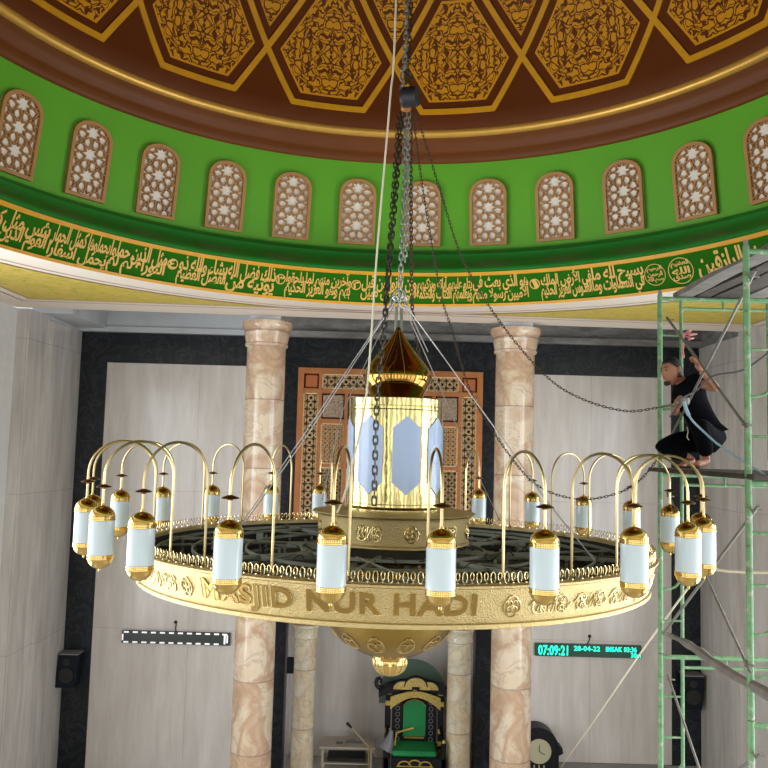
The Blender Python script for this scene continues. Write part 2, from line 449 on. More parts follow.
def lattice_mb(segs, lw, y0, y1, ox=0, oz=0):
    mb = MB()
    for (x0, z0), (x1, z1) in segs:
        dx, dz = x1-x0, z1-z0; L = math.hypot(dx, dz)
        if L < 1e-4: continue
        ux, uz = dx/L, dz/L; nx_, nz_ = -uz*lw/2, ux*lw/2; ex, ez = ux*lw*.3, uz*lw*.3
        p = [(x0-ex+nx_, z0-ez+nz_), (x0-ex-nx_, z0-ez-nz_), (x1+ex-nx_, z1+ez-nz_), (x1+ex+nx_, z1+ez+nz_)]
        vs = [(a+ox, y0, b+oz) for a, b in p]+[(a+ox, y1, b+oz) for a, b in p]
        mb.add(vs, [(0, 1, 2, 3), (0, 4, 5, 1), (1, 5, 6, 2), (2, 6, 7, 3), (3, 7, 4, 0)])
    return mb

# =================================================================== SETTING
zf = 0.0
XL, XR, YB, YR = -5.64, 5.82, 14.0, -3.0
struct('floor', MB().box(-9, 9, YR-1, 16, -.2, 0), 'floor')
# back wall, cladding with black frame; niche opening between NX0 and NX1 up to the lintel
def Z(z): return z+H
NX0, NX1 = -1.57, 1.70
zt = 1.93
wb = struct('wall_back', MB().box(-5.6, NX0-.3, YB, YB+.3, 0, Z(2.7)).box(NX1+.3, 5.75, YB, YB+.3, 0, Z(2.7)).box(NX0-.3, NX1+.3, YB, YB+.3, Z(-2.95), Z(2.7)), 'concrete')
pan = MB().box(-4.91, -2.2, YB-.03, YB+.01, 0, Z(1.40)).box(2.3, 5.08, YB-.03, YB+.01, 0, Z(1.39))
struct('cladding_panel', pan, 'marble', wb)
blk = MB().box(-5.385, -4.912, YB-.04, YB+.01, 0, Z(zt)).box(-4.912, -2.2, YB-.04, YB+.01, Z(1.402), Z(zt)).box(2.3, 5.082, YB-.04, YB+.01, Z(1.392), Z(zt))
blk.box(5.082, 5.6, YB-.04, YB+.01, 0, Z(zt)).box(-2.2, NX0, YB-.04, YB+.31, 0, Z(zt)).box(NX1, 2.3, YB-.04, YB+.31, 0, Z(zt)).box(NX0, NX1, YB-.04, YB+.31, Z(-2.95), Z(zt))
struct('black_marble_frame', blk, 'black_marble', wb)
struct('concrete_beam', MB().box(-2.2, 5.6, YB-.12, YB+.01, Z(1.94), Z(2.05)).box(-2.2, 5.6, YB-.5, YB, Z(2.35), Z(2.7)), 'concrete', wb)
struct('plaster_beam', MB().box(-5.45, -2.2, YB-.1, YB+.01, Z(1.945), Z(2.04)).box(-5.45, -2.2, YB-.06, YB+.01, Z(2.04), Z(2.7)).box(-5.45, -4.95, YB-1.6, YB-.04, Z(2.0), Z(2.7)), 'painted_plaster', wb)
# niche
ni = struct('wall_niche', MB().box(NX0-.15, NX1+.15, YB+.95, YB+1.1, 0, Z(-2.5)).box(NX0-.15, NX0, YB+.3, YB+.95, 0, Z(-2.5)).box(NX1, NX1+.15, YB+.3, YB+.95, 0, Z(-2.5)).box(NX0, NX1, YB+.3, YB+.95, Z(-2.6), Z(-2.5)), 'marble')
# side walls: solid near the back, tall openings beside the hall
def side_wall(nm, x0, x1, yfront, inner, sgn):
    mb = MB().box(x0, x1, 9.0, 12.0, 0, Z(2.0)).box(x0, x1, YR, 9.0, Z(1.3), Z(2.0)).box(x0, x1, YR, 9.0, 0, Z(-4.6))
    for y in (-3, 0, 3, 6): mb.box(x0, x1, y, y+.7, Z(-4.6), Z(1.3))
    w = struct(nm, mb, 'white_wall')
    return w
wl = side_wall('wall_left', XL-.3, XL, 0, 0, 1)
wr = side_wall('wall_right', XR, XR+.3, 0, 0, 1)
struct('pier_cladding', MB().box(-5.75, -5.44, 12.0, 12.75, 0, Z(2.0)).box(-5.75, -5.385, 12.75, 14.0, 0, Z(zt)), 'marble_side', wl)
struct('pier_plaster', MB().box(-5.75, -5.45, 12.75, 14.0, Z(zt), Z(2.7)), 'painted_plaster', wl)
struct('pier_cladding', MB().box(5.60, 5.9, 12.0, 12.45, 0, Z(2.0)).box(5.58, 5.9, 12.45, 14.0, 0, Z(zt)), 'marble_side', wr)
struct('pier_plaster', MB().box(5.6, 5.9, 12.45, 14.0, Z(zt), Z(2.7)), 'concrete', wr)
mb = MB().box(XL, XR, YR-.3, YR, Z(1.3), Z(3)).box(XL, XR, YR-.3, YR, 0, Z(-4.0))
for i in range(7):
    x = XL+(XR-XL)*i/6; mb.box(max(XL, x-.45), min(XR, x+.45), YR-.3, YR, Z(-4.0), Z(1.3))
struct('wall_rear', mb, 'white_wall')
struct('trim_1', MB().box(XL+.02, -5.45, YB-.08, YB-.04, 0, .1).box(2.3, 5.58, YB-.07, YB-.03, 0, Z(-5.23)), 'carpet')
# recess ceiling above the aisle
struct('ceiling_recess', MB().box(-5.8, 5.9, 12.0, 14.3, Z(2.7), Z(2.8)), 'concrete')

# soffit with round hole
zs = Z(2.0); RB = 4.50
outer = [(-5.72, YR-.3), (5.9, YR-.3), (5.9, 12.0), (5.75, 12.42), (-5.6, 11.93), (-5.72, 11.6)]
def hit(poly, ang, c=(CX, CY)):
    dx, dy = math.sin(ang), math.cos(ang); best = None
    for i in range(len(poly)):
        (x0, y0), (x1, y1) = poly[i], poly[(i+1) % len(poly)]
        ex, ey = x1-x0, y1-y0; den = dx*ey-dy*ex
        if abs(den) < 1e-9: continue
        t = ((x0-c[0])*ey-(y0-c[1])*ex)/den; u = ((x0-c[0])*dy-(y0-c[1])*dx)/den
        if t > 0 and -1e-6 <= u <= 1+1e-6 and (best is None or t < best): best = t
    return best
def ring_plate(rin, poly, z, zup, n=360):
    angs = sorted(set([2*PI*i/n for i in range(n)]+[math.atan2(x-CX, y-CY) % (2*PI) for x, y in poly]))
    vs = []; fs = []; m = len(angs)
    for a in angs:
        t = hit(poly, a); r = rin(a) if callable(rin) else rin
        for d, zz in ((r, z), (t, z), (t, zup)): vs.append((CX+d*math.sin(a), CY+d*math.cos(a), zz))
    for i in range(m):
        j = (i+1) % m
        fs += [(i*3, i*3+1, j*3+1, j*3), (i*3+1, i*3+2, j*3+2, j*3+1)]
    return MB().add(vs, fs)
so = struct('ceiling', ring_plate(RB, outer, zs, Z(2.7)), 'cream')
# gold triangles in the corners between circle and square
inner = [(-5.13, -.2), (5.35, -.2), (5.42, 11.66), (-5.05, 11.12)]
def tri_patch(poly, r, z):
    mb = MB(); n = 720; prev = None
    for i in range(n+1):
        a = 2*PI*i/n; t = hit(poly, a)
        cur = None
        if t > r+.004: cur = [(CX+d*math.sin(a), CY+d*math.cos(a), z) for d in (r, t)]
        if cur and prev: mb.add(prev+cur, [(0, 1, 3, 2)])
        prev = cur
    return mb
struct('corner_ornament', tri_patch(inner, 5.16, zs-.006), 'gold_stucco', so)
lm = MB()
for rr, wd in ((4.98, .012), (5.13, .012)):
    lm.lathe([(rr, 0), (rr+wd*1.5, 0)], 240, (CX, CY, zs-.004))
def strip2(p, q, w, z):
    d = Vector((q[0]-p[0], q[1]-p[1])).normalized(); nn = Vector((-d.y, d.x))*w/2
    return [(p[0]+nn.x, p[1]+nn.y, z), (p[0]-nn.x, p[1]-nn.y, z), (q[0]-nn.x, q[1]-nn.y, z), (q[0]+nn.x, q[1]+nn.y, z)]
for off in (.03, .2):
    pl = [(-5.13-off, -.2), (5.35+off, -.2), (5.42+off, 11.66+off), (-5.05-off, 11.12+off)]
    for i in (1, 2, 3): lm.add(strip2(pl[i], pl[(i+1) % 4], .02, zs-.005), [(0, 1, 2, 3)])
struct('painted_line', lm, 'line_brown', so)

# drum wall of the dome
DC = (CX, CY, H)
drum = struct('wall_drum', MB().lathe([(4.845, 2.80), (4.64, 4.09)], 160, DC), 'green_bright', smooth=True)
struct('script_band', MB().lathe([(4.50, 2.0), (4.32, 2.40)], 160, DC), 'green_dark', drum, smooth=True)
struct('gold_edge', MB().lathe([(4.505, 1.99), (4.485, 1.985), (4.474, 2.02)], 160, DC), 'gold_paint', drum, smooth=True)
struct('gold_edge', MB().lathe([(4.335, 2.375), (4.312, 2.38), (4.30, 2.42), (4.33, 2.425)], 160, DC), 'gold_paint', drum, smooth=True)
prof = [(4.33, 2.42), (4.30, 2.44), (4.30, 2.47), (4.33, 2.50), (4.40, 2.54), (4.50, 2.60), (4.58, 2.66), (4.615, 2.72), (4.62, 2.755), (4.66, 2.76), (4.70, 2.775), (4.72, 2.80), (4.74, 2.835), (4.83, 2.85)]
struct('green_moulding', MB().lathe(prof, 160, DC), 'green_mid', drum, smooth=True, angle=50)
prof = [(4.645, 4.072), (4.61, 4.078), (4.595, 4.10), (4.585, 4.15), (4.58, 4.19), (4.55, 4.20), (4.53, 4.22), (4.50, 4.28), (4.46, 4.33), (4.41, 4.355), (4.40, 4.37)]
struct('brown_cornice', MB().lathe(prof, 160, DC), 'brown_cornice', drum, smooth=True, angle=50)
tor = [(4.40+.062*math.cos(t), 4.42+.062*math.sin(t)) for t in [PI*2*k/14 for k in range(15)]]
struct('gilt_moulding', MB().lathe(tor, 160, DC), 'gold_torus', drum, smooth=True)
# dome shell
DR = 4.32; DZ = 4.40
def dome_pt(az, el, off=0):
    a, e = rad(az), rad(el); r = DR-off
    return (CX+r*math.cos(e)*math.sin(a), CY+r*math.cos(e)*math.cos(a), Z(DZ)+r*math.sin(e))
prof = [(4.40, DZ), (4.36, DZ+.06), (DR*math.cos(rad(1.6)), DZ+DR*math.sin(rad(1.6)))]+[(DR*math.cos(rad(e)), DZ+DR*math.sin(rad(e))) for e in range(4, 91, 3)]
dome = struct('ceiling_dome', MB().lathe([(r, z) for r, z in prof], 160, DC), 'brown_dome', smooth=True)
def dome_band(p, q, w, mb, off=.02, n=8):
    pts = [(p[0]+(q[0]-p[0])*k/n, p[1]+(q[1]-p[1])*k/n) for k in range(n+1)]
    cs = math.cos(rad((p[1]+q[1])/2)); dx, dy = (q[0]-p[0])*cs, q[1]-p[1]; L = math.hypot(dx, dy)
    wd = math.degrees(w/DR)/2; nx, ny = -dy/L*wd/cs, dx/L*wd; ex, ey = dx/L*wd*.5/cs, dy/L*wd*.5
    pts[0] = (pts[0][0]-ex, pts[0][1]-ey); pts[-1] = (pts[-1][0]+ex, pts[-1][1]+ey)
    vs = []
    for a, e in pts: vs += [dome_pt(a+nx, e+ny, off), dome_pt(a-nx, e-ny, off), dome_pt(a-nx, e-ny, .0), dome_pt(a+nx, e+ny, .0)]
    fs = []
    for i in range(n):
        b = i*4
        for s_ in range(4):
            s2 = (s_+1) % 4
            if s_ == 2: continue
            fs.append((b+s_, b+s2, b+4+s2, b+4+s_))
    mb.add(vs, fs)
HC = -13.15; bandmb = MB()
hexp = [(-6.6, 3.9), (6.6, 3.9), (12, 12.5), (3.8, 25.6), (-3.8, 25.6), (-12, 12.5)]
PANS = []
for k in range(-5, 6):
    c = HC+24*k
    for i in range(6):
        p, q = hexp[i], hexp[(i+1) % 6]; dome_band((c+p[0], p[1]), (c+q[0], q[1]), .075, bandmb)
    dome_band((c+3.8, 25.6), (c+12, 38), .075, bandmb); dome_band((c-3.8, 25.6), (c-12, 38), .075, bandmb)
struct('gold_strapwork', bandmb, 'gold_paint', dome)
def panel(cc, poly, name):
    """ornament panel, cc centre (az,el), poly relative to it"""
    me = bpy.data.meshes.new(name); vs = []; fs = []; uvs = []; ed = []
    per = []
    for i in range(len(poly)):
        p, q = poly[i], poly[(i+1) % len(poly)]
        for k in range(8): per.append((p[0]+(q[0]-p[0])*k/8, p[1]+(q[1]-p[1])*k/8))
    R = 10; n = len(per)
    for r in range(R+1):
        t = r/R
        for (a, e) in per:
            az, el = cc[0]+a*t, cc[1]+e*t
            vs.append(dome_pt(az, el, .012)); uvs.append((a*t*math.cos(rad(cc[1]))*DR*PI/180*.9, e*t*DR*PI/180*.9)); ed.append((t, 0))
    for r in range(R):
        for i in range(n):
            j = (i+1) % n; fs.append((r*n+i, r*n+j, (r+1)*n+j, (r+1)*n+i))
    me.from_pydata(vs, [], fs)
    u1 = me.uv_layers.new(name='UVMap'); u2 = me.uv_layers.new(name='edge')
    for l in me.loops: u1.data[l.index].uv = uvs[l.vertex_index]; u2.data[l.index].uv = ed[l.vertex_index]
    me.materials.append(M['arabesque']); o = bpy.data.objects.new(name, me); COL.objects.link(o); o.parent = dome
    return o
for k in range(-5, 6):
    c = HC+24*k
    if k > -5: pass
    cz = 13.2; sc = .80
    panel((c, cz), [(a*sc, (e-cz)*(sc+.01)) for a, e in hexp], 'arabesque_panel')
    panel((c+12, 24.5), [(0, -8.6), (6.0, 1.1), (6.0, 3), (0, 10.0), (-6.0, 3), (-6.0, 1.1)], 'arabesque_panel')

# drum windows
wn = 0
W2, Wh = .262, .925
def arch(w2, h, cut=.0):
    # low ogival arch outline
    pts = [(-w2, 0), (w2, 0)]
    hs = h-w2*.86
    for k in range(0, 11):
        t = k/10; a = t*PI
        x = w2*math.cos(a); z = hs+(h-hs)*math.sin(a)**.85 if 0 < k < 10 else hs
        pts.append((x, z))
    return pts
def inarch(x, z, w2, h, m):
    w = w2-m
    if abs(x) > w or z < m: return False
    hs = h-w2*.86
    if z <= hs: return True
    return (x/w)**2+((z-hs)/(h-hs-m))**2 < 1
segs = girih(2*W2, Wh, .262, lambda x, z: inarch(x, z-.0, W2, Wh, .03))
lat = lattice_mb(segs, .0165, -.035, .0)
po, pi_ = arch(W2, Wh), [(x*(W2-.042)/W2, .042+z*(Wh-.084)/Wh) for x, z in arch(W2, Wh)]
fr = MB(); n = len(po)
fr.add([(x, -.045, z) for x, z in po]+[(x, -.045, z) for x, z in pi_]+[(x, .03, z) for x, z in po]+[(x, .03, z) for x, z in pi_],
       [f for i in range(n) for f in ((i, (i+1) % n, n+(i+1) % n, n+i), (i, (i+1) % n, 2*n+(i+1) % n, 2*n+i), (n+i, n+(i+1) % n, 3*n+(i+1) % n, 3*n+i))])
pn = MB().plate(arch(W2, Wh), .0, .03)
for i in range(-3, 13):
    az = 4.61+(i-6)*11.36
    wn += 1; a = rad(az)
    if wn == 1:
        f0 = ob('window_1', fr, 'lattice', local=True, smooth=False); l0 = ob('window_lattice', lat, 'lattice', f0, smooth=False, local=True); p0 = ob('window_pane', pn, 'pane', f0, smooth=False, local=True)
        f = f0
    else:
        f = f0.copy(); COL.objects.link(f); f.name = 'window_%d' % wn
        for q in (l0, p0): d = q.copy(); COL.objects.link(d); d.parent = f
    f.location = (CX+4.80*math.sin(a), CY+4.80*math.cos(a), Z(2.915)); f.rotation_euler = (rad(9), 0, -a); f['kind'] = 'structure'

# script on the band
def band_pt(az, t):      # t 0 bottom .. 1 top
    r = 4.50+(4.32-4.50)*t-.008; z = 2.0+.4*t; a = rad(az)
    return (CX+r*math.sin(a), CY+r*math.cos(a), Z(z))
def az_band(px):
    best = None
    for k in range(-900, 901):
        az = k/10; p = Vector(band_pt(az, .5)); p.z -= H
        yc = p.y*math.cos(PIT)+p.z*math.sin(PIT); zc = -p.y*math.sin(PIT)+p.z*math.cos(PIT)
        u = p.x/yc*F; v = -zc/yc*F; X = 384+u*math.cos(ROL)-v*math.sin(ROL)
        if best is None or abs(X-px) < best[0]: best = (abs(X-px), az)
    return best[1]
script = MB()
def put_row(text, a0, a1, t0, t1, bold=.024):
    me = text_mesh(shape(text), 0, bold, 2, .9); x0, x1, y0, y1 = extent(me)
    def f(c):
        return band_pt(a0+(c.x-x0)/(x1-x0)*(a1-a0), t0+(c.y-y0)/(y1-y0)*(t1-t0))
    script.mesh_from(me, f); bpy.data.meshes.remove(me)
def verse(text, px0, px1):
    w = text.split(); n = len(w); a0, a1 = az_band(px0), az_band(px1)
    h = max(1, round((px1-px0)/60)); per = n/h
    for i in range(h):   # runs from right to left; each run is stacked in two or three lines
        ww = w[round(i*per):round((i+1)*per)]
        b1 = a1+(a0-a1)*i/h; b0 = a1+(a0-a1)*(i+1)/h
        if len(ww) < 3: put_row(' '.join(ww), b0, b1, .12, .88); continue
        k = (len(ww)+1)//2
        put_row(' '.join(ww[:k]), b0+.1, b1, .36, .95)
        put_row(' '.join(ww[k:]), b0, b1-.1, .03, .62)
verse('يسبح لله ما في السماوات وما في الأرض الملك القدوس العزيز الحكيم', 541, 644)
verse('هو الذي بعث في الأميين رسولا منهم يتلو عليهم آياته ويزكيهم ويعلمهم الكتاب والحكمة وإن كانوا من قبل لفي ضلال مبين', 361, 529)
verse('وآخرين منهم لما يلحقوا بهم وهو العزيز الحكيم', 285, 351)
verse('ذلك فضل الله يؤتيه من يشاء والله ذو الفضل العظيم', 178, 275)
verse('مثل الذين حملوا التوراة ثم لم يحملوها كمثل الحمار يحمل أسفارا', 50, 166)
verse('بئس مثل القوم الذين كذبوا بآيات الله', -45, 48)
verse('والله خير الرازقين', 698, 790)
def ringmark(px, t, r, txt, w=.10):
    az = az_band(px); n = 24; q = r/.438
    for k in range(n):
        a, b = 2*PI*k/n, 2*PI*(k+1)/n; vs = []
        for (rr, an) in ((1, a), (1-w*2, a), (1-w*2, b), (1, b)):
            vs.append(band_pt(az+math.degrees(rr*r*math.cos(an)/4.4), t+rr*q*math.sin(an)))
        script.add(vs, [(0, 1, 2, 3)])
    if txt:
        n_ = len(txt); dz = math.degrees(r*.72/4.4)
        for i, tx in enumerate(txt):
            h_ = 1.5*q/n_; tt = t+.75*q-h_*(i+1); put_row(tx, az-dz, az+dz, tt, tt+h_*1.08)
ringmark(535, .6, .07, ['١']); ringmark(356, .6, .07, ['٢']); ringmark(280, .6, .07, ['٣']); ringmark(172, .6, .07, ['٤'])
ringmark(655, .5, .135, ['الرحيم', 'الرحمن', 'بسم الله'], .03); ringmark(681, .5, .16, ['العظيم', 'الله', 'صدق'], .03)
so2 = ob('script_lettering', script, 'gold_script', drum, smooth=False)

# =================================================================== PILLARS
def pillar(x, y, r, ztop, mat, nm, label, capw, caph):
    t = thing(nm, label, 'pillar', (x, y, 0))
    ob('shaft', MB().lathe([(r*1.03, .0), (r*1.02, .35), (r, 1.0), (r*.985, ztop-caph)], 48, (x, y, 0)), mat, t)
    c = capw
    ob('capital', MB().lathe([(r*.98, ztop-caph-.05), (r*1.08, ztop-caph-.03), (r*1.1, ztop-caph), (r*1.06, ztop-caph+.02), (c*.9, ztop-caph*.62), (c*.93, ztop-caph*.45), (c*.9, ztop-caph*.40), (c, ztop-caph*.28), (c*1.02, ztop-caph*.15), (c, ztop-.01), (c*.8, ztop), (0, ztop)], 48, (x, y, 0)), mat, t)
    ob('base_ring', MB().lathe([(r*1.35, 0), (r*1.35, .12), (r*1.2, .16), (r*1.22, .22), (r*1.04, .26)], 48, (x, y, 0)), mat, t)
    return t
t = pillar(-1.85, 12.3, .305, Z(1.93), 'pillar', 'marble_pillar', 'tall rose marble pillar left of the carved wooden screen', .385, .36)
ob('abacus', MB().box(-2.08, -1.62, 12.08, 12.5, Z(1.93), Z(2.0)), 'painted_plaster', t)
t = pillar(2.04, 12.3, .305, Z(1.93), 'pillar', 'marble_pillar', 'tall rose marble pillar right of the carved wooden screen', .385, .36)
ob('abacus', MB().box(1.81, 2.27, 12.08, 12.5, Z(1.93), Z(2.0)), 'painted_plaster', t)
pillar(-1.20, 13.62, .185, Z(-2.95), 'pillar_small', 'slim_pillar', 'slim ivory marble pillar at left side of the prayer niche', .225, .2)
pillar(1.39, 13.62, .20, Z(-2.95), 'pillar_small', 'slim_pillar', 'slim ivory marble pillar at right side of the prayer niche', .235, .2)

# =================================================================== CARVED SCREEN
t = thing('carved_screen', 'carved wooden lattice screen hung above the prayer niche', 'screen', (.12, 13.85, Z(-2.8)))
X0_, X1_, ZA, ZB_ = -1.50, 1.73, -2.75, 1.385
ob('backing', MB().box(X0_+.02, X1_-.02, 13.90, 13.94, Z(ZA+.02), Z(ZB_-.02)), 'wood_hole', t, smooth=False)
fm = MB()
def fb(x0, x1, z0, z1, d=.0): fm.box(x0, x1, 13.80-d, 13.91, Z(z0), Z(z1))
fb(X0_, X0_+.10, ZA, ZB_, .02); fb(X1_-.10, X1_, ZA, ZB_, .02); fb(X0_+.1, X1_-.1, ZB_-.10, ZB_, .018); fb(X0_+.1, X1_-.1, ZA, ZA+.1, .018)
SW = .26
fb(X0_+.1+SW, X0_+.1+SW+.06, ZA+.1, ZB_-.1); fb(X1_-.16-SW, X1_-.1-SW, ZA+.1, ZB_-.1)
fb(X0_+.1, X1_-.1, ZB_-.44, ZB_-.36, .004); 
IX0, IX1 = X0_+.16+SW, X1_-.16-SW
fb(IX0, IX1, .42, .50, -.003); fb(IX0+.40, IX0+.46, ZA+.1, ZB_-.44, .003); fb(IX1-.46, IX1-.40, ZA+.1, ZB_-.44, .003)
fb(IX0, IX1, -.34, -.28, -.003)
ob('frame', fm, 'carved_wood', t, smooth=False)
lt = MB()
def lat_area(x0, x1, z0, z1, a, lw=.02):
    w, h = x1-x0, z1-z0
    sg = girih(w, h, a, lambda x, z: abs(x) < w/2 and 0 < z < h)
    m2 = lattice_mb(sg, lw, 13.83, 13.87, (x0+x1)/2, Z(z0)); lt.add(m2.v, m2.f)
    for b in ((x0, x0+.018, z0, z1), (x1-.018, x1, z0, z1), (x0, x1, z0, z0+.018), (x0, x1, z1-.018, z1)): lt.box(b[0], b[1], 13.825, 13.87, Z(b[2]), Z(b[3]))
lat_area(X0_+.1, X0_+.1+SW, ZA+.1, ZB_-.44, .13); lat_area(X1_-.1-SW, X1_-.1, ZA+.1, ZB_-.44, .13)
lat_area(X0_+.16+SW, X1_-.16-SW, ZB_-.36, ZB_-.1, .13)
lat_area(IX0, IX0+.40, ZA+.1, -.34, .11); lat_area(IX1-.40, IX1, ZA+.1, -.34, .11)
lat_area(IX0+.46, IX1-.46, ZA+.1, -.34, .11)
lat_area(IX0, IX0+.40, -.28, .42, .08, .011); lat_area(IX1-.40, IX1, -.28, .42, .08, .011); lat_area(IX0+.46, IX1-.46, -.28, .42, .08, .011)
ob('star_lattice', lt, 'wood_lattice', t, smooth=False)
ob('tan_panel', MB().box(IX0, IX1, 13.86, 13.90, Z(-.28), Z(.42)), 'wood_tan', t, smooth=False)
for a, b in ((IX0+.02, IX0+.38), (IX0+.48, IX1-.48), (IX1-.38, IX1-.02)): ob('silver_carving', MB().box(a, b, 13.835, 13.9, Z(.53), Z(ZB_-.47)), 'wood_silver', t, smooth=False)
RW = pbr('rosette_wood', (176, 98, 52), .5, bump=1, bscale=28)
for a in (X0_+.12, X1_-.10-SW+.02): ob('corner_rosette', MB().bbox(a, a+SW-.04, 13.82, 13.9, Z(ZB_-.34), Z(ZB_-.12), .015), RW, t, smooth=False)

# =================================================================== CHANDELIER
ZC = Z(-1.78)
ch = thing('chandelier', 'huge brass ring chandelier with hanging opal lamps below the dome', 'chandelier', (CX, CY, ZC))
CC = (CX, CY, H)
RT, RBm = 1.985, 1.94
band = ob('ring_band', MB().lathe([(1.935, -.765), (1.935, -.737), (1.995, -.735), (2.005, -.742), (2.005, -.754), (RT, -.762), (RT-.002, -.775), (RBm, -.955), (RBm+.012, -.962), (RBm+.012, -.985), (RBm-.01, -.992), (1.89, -.992), (1.89, -.97)], 192, CC), 'brass_band', ch, angle=25)
def cyl_pt(s, h, az0, R0=None, off=0):
    """s metres along, h height -.955..-.775"""
    R = RBm+(RT-RBm)*(h+.955)/.18 if R0 is None else R0
    a = az0+s/(R0 or 1.98)
    return Vector((CX+(R+off)*math.sin(a), CY-(R+off)*math.cos(a), H+h))
me = text_mesh('MASJID NUR HADI', .012, .03, 4, 1.12); x0, x1, y0, y1 = extent(me)
A0, A1 = rad(-36.0), rad(13.0)
def f(c):
    h = -.945+(c.y-y0)/(y1-y0)*.155
    return cyl_pt(0, h, A0+(c.x-x0)/(x1-x0)*(A1-A0), None, .004 if c.z > 0 else -.01)
def by_word(me, f, nm, mat, sm):
    # one mesh per word, split at the word gaps
    cuts = GAPS; 
    for lo, hi in zip([-9]+cuts, cuts+[999]):
        vi = {}; mb = MB()
        for p in me.polygons:
            cx_ = sum(me.vertices[i].co.x for i in p.vertices)/len(p.vertices)
            if not lo < cx_ <= hi: continue
            fc = []
            for i in p.vertices:
                if i not in vi: vi[i] = len(mb.v); mb.v.append(tuple(f(me.vertices[i].co)))
                fc.append(vi[i])
            mb.f.append(tuple(fc))
        ob(nm, mb, mat, band, smooth=sm)
iv = sorted((min(me.vertices[i].co.x for i in p.vertices), max(me.vertices[i].co.x for i in p.vertices)) for p in me.polygons)
gp = []; hi_ = iv[0][1]
for a_, b_ in iv:
    if a_ > hi_: gp.append((a_-hi_, (a_+hi_)/2))
    hi_ = max(hi_, b_)
gp = sorted(gp, reverse=True)[:2]
GAPS = sorted(g[1] for g in gp)
by_word(me, f, 'word', 'brass_letter', False)
# bright outlines round the letters
c = bpy.data.curves.new('outline', 'FONT'); c.body = 'MASJID NUR HADI'; c.size = 1; c.space_character = 1.12; c.fill_mode = 'NONE'; c.offset = .03; c.bevel_depth = .013; c.bevel_resolution = 0; c.resolution_u = 4
o = bpy.data.objects.new('outline', c); COL.objects.link(o); bpy.context.view_layer.update()
me2 = bpy.data.meshes.new_from_object(o.evaluated_get(bpy.context.evaluated_depsgraph_get())); bpy.data.objects.remove(o)
def f2(c):
    h = -.945+(c.y-y0)/(y1-y0)*.155
    return cyl_pt(0, h, A0+(c.x-x0)/(x1-x0)*(A1-A0), None, .004+c.z*.35)
by_word(me2, f2, 'word_outline', 'brass_relief', True)
def relief(mb, path, az0, hc, R0=None, r=.004, n=5):
    mb.tube([cyl_pt(s, hc+h, az0, R0, .003) for s, h in path], r, n)
def quatrefoil(mb, az0, hc, sz, R0=None, r=.004):
    P = []
    for k in range(49):
        a = 2*PI*k/48; rr = sz*(.8+.2*abs(math.cos(2*a))**.6*1.0); P.append((rr*math.cos(a)*.85, rr*math.sin(a)))
    relief(mb, P, az0, hc, R0, r)
    for k in range(4):
        a = PI/4+k*PI/2; Q = []
        for j in range(13):
            t = PI*2*j/12; q = sz*.3
            Q.append((math.cos(a)*sz*.38+q*.8*math.cos(t), math.sin(a)*sz*.38+q*math.sin(t)))
        relief(mb, Q, az0, hc, R0, r*.8)
    relief(mb, [(sz*.12*math.cos(t), sz*.12*math.sin(t)) for t in [PI*2*j/8 for j in range(9)]], az0, hc, R0, r)
def scroll(mb, az0, hc, L, hh, R0=None, r=.0035):
    for sg in (-1, 1):
        for dirn in (-1, 1):
            P = []
            for j in range(30):
                t = j/29; ang = t*3.4*PI; rr = hh*.55*(1-t*.85)
                P.append((sg*(L*.27+rr*math.cos(ang)*1.0), dirn*(hh*.38+0*t)+rr*math.sin(ang)*dirn*.8))
            relief(mb, P, az0, hc, R0, r)
    relief(mb, [(-L*.5+L*j/16, hh*.55*math.sin(j/16*4*PI)) for j in range(17)], az0, hc, R0, r)
    for j in range(-2, 3):
        relief(mb, [(j*L*.18+L*.07*math.cos(t), hh*.75*math.sin(t)) for t in [PI*2*q/10 for q in range(11)]], az0, hc, R0, r*.8)
def one(fn, parent, *a_):
    mb = MB(); fn(mb, *a_); ob('medallion' if fn is quatrefoil else 'scroll_ornament', mb, 'brass_relief', parent)
one(quatrefoil, band, rad(-40.3), -.865, .06); one(quatrefoil, band, rad(19.3), -.865, .062)
for a, L in ((-46, .16), (-52.5, .22), (27, .3), (36.5, .3), (46, .3), (55.5, .3), (-61, .28), (-70, .3), (65, .3)): one(scroll, band, rad(a), -.865, L, .065)
for a in range(78, 282, 15): one(quatrefoil, band, rad(a), -.865, .055)
# fretwork crown: pointed loops and small tear drops round the rim
fw = MB(); NF = 300
for i in range(NF):
    a = 2*PI*i/NF; zc, hh = ((-.70, .034) if i % 2 else (-.694, .024)); ww = .0145 if i % 2 else .011
    P = []
    for k in range(8):
        t = 2*PI*k/8
        P.append(Vector((CX+1.98*math.sin(a)+math.cos(a)*ww*math.cos(t), CY-1.98*math.cos(a)+math.sin(a)*ww*math.cos(t), H+zc+hh*math.sin(t))))
    fw.tube(P, .0028, 4, closed=True)
    if not i % 2:
        q = Vector((CX+1.98*math.sin(a), CY-1.98*math.cos(a), H)); fw.tube([q+Vector((0, 0, -.733)), q+Vector((0, 0, -.725))], .006, 4)
ob('fretwork_crown', fw, 'brass_relief', band)
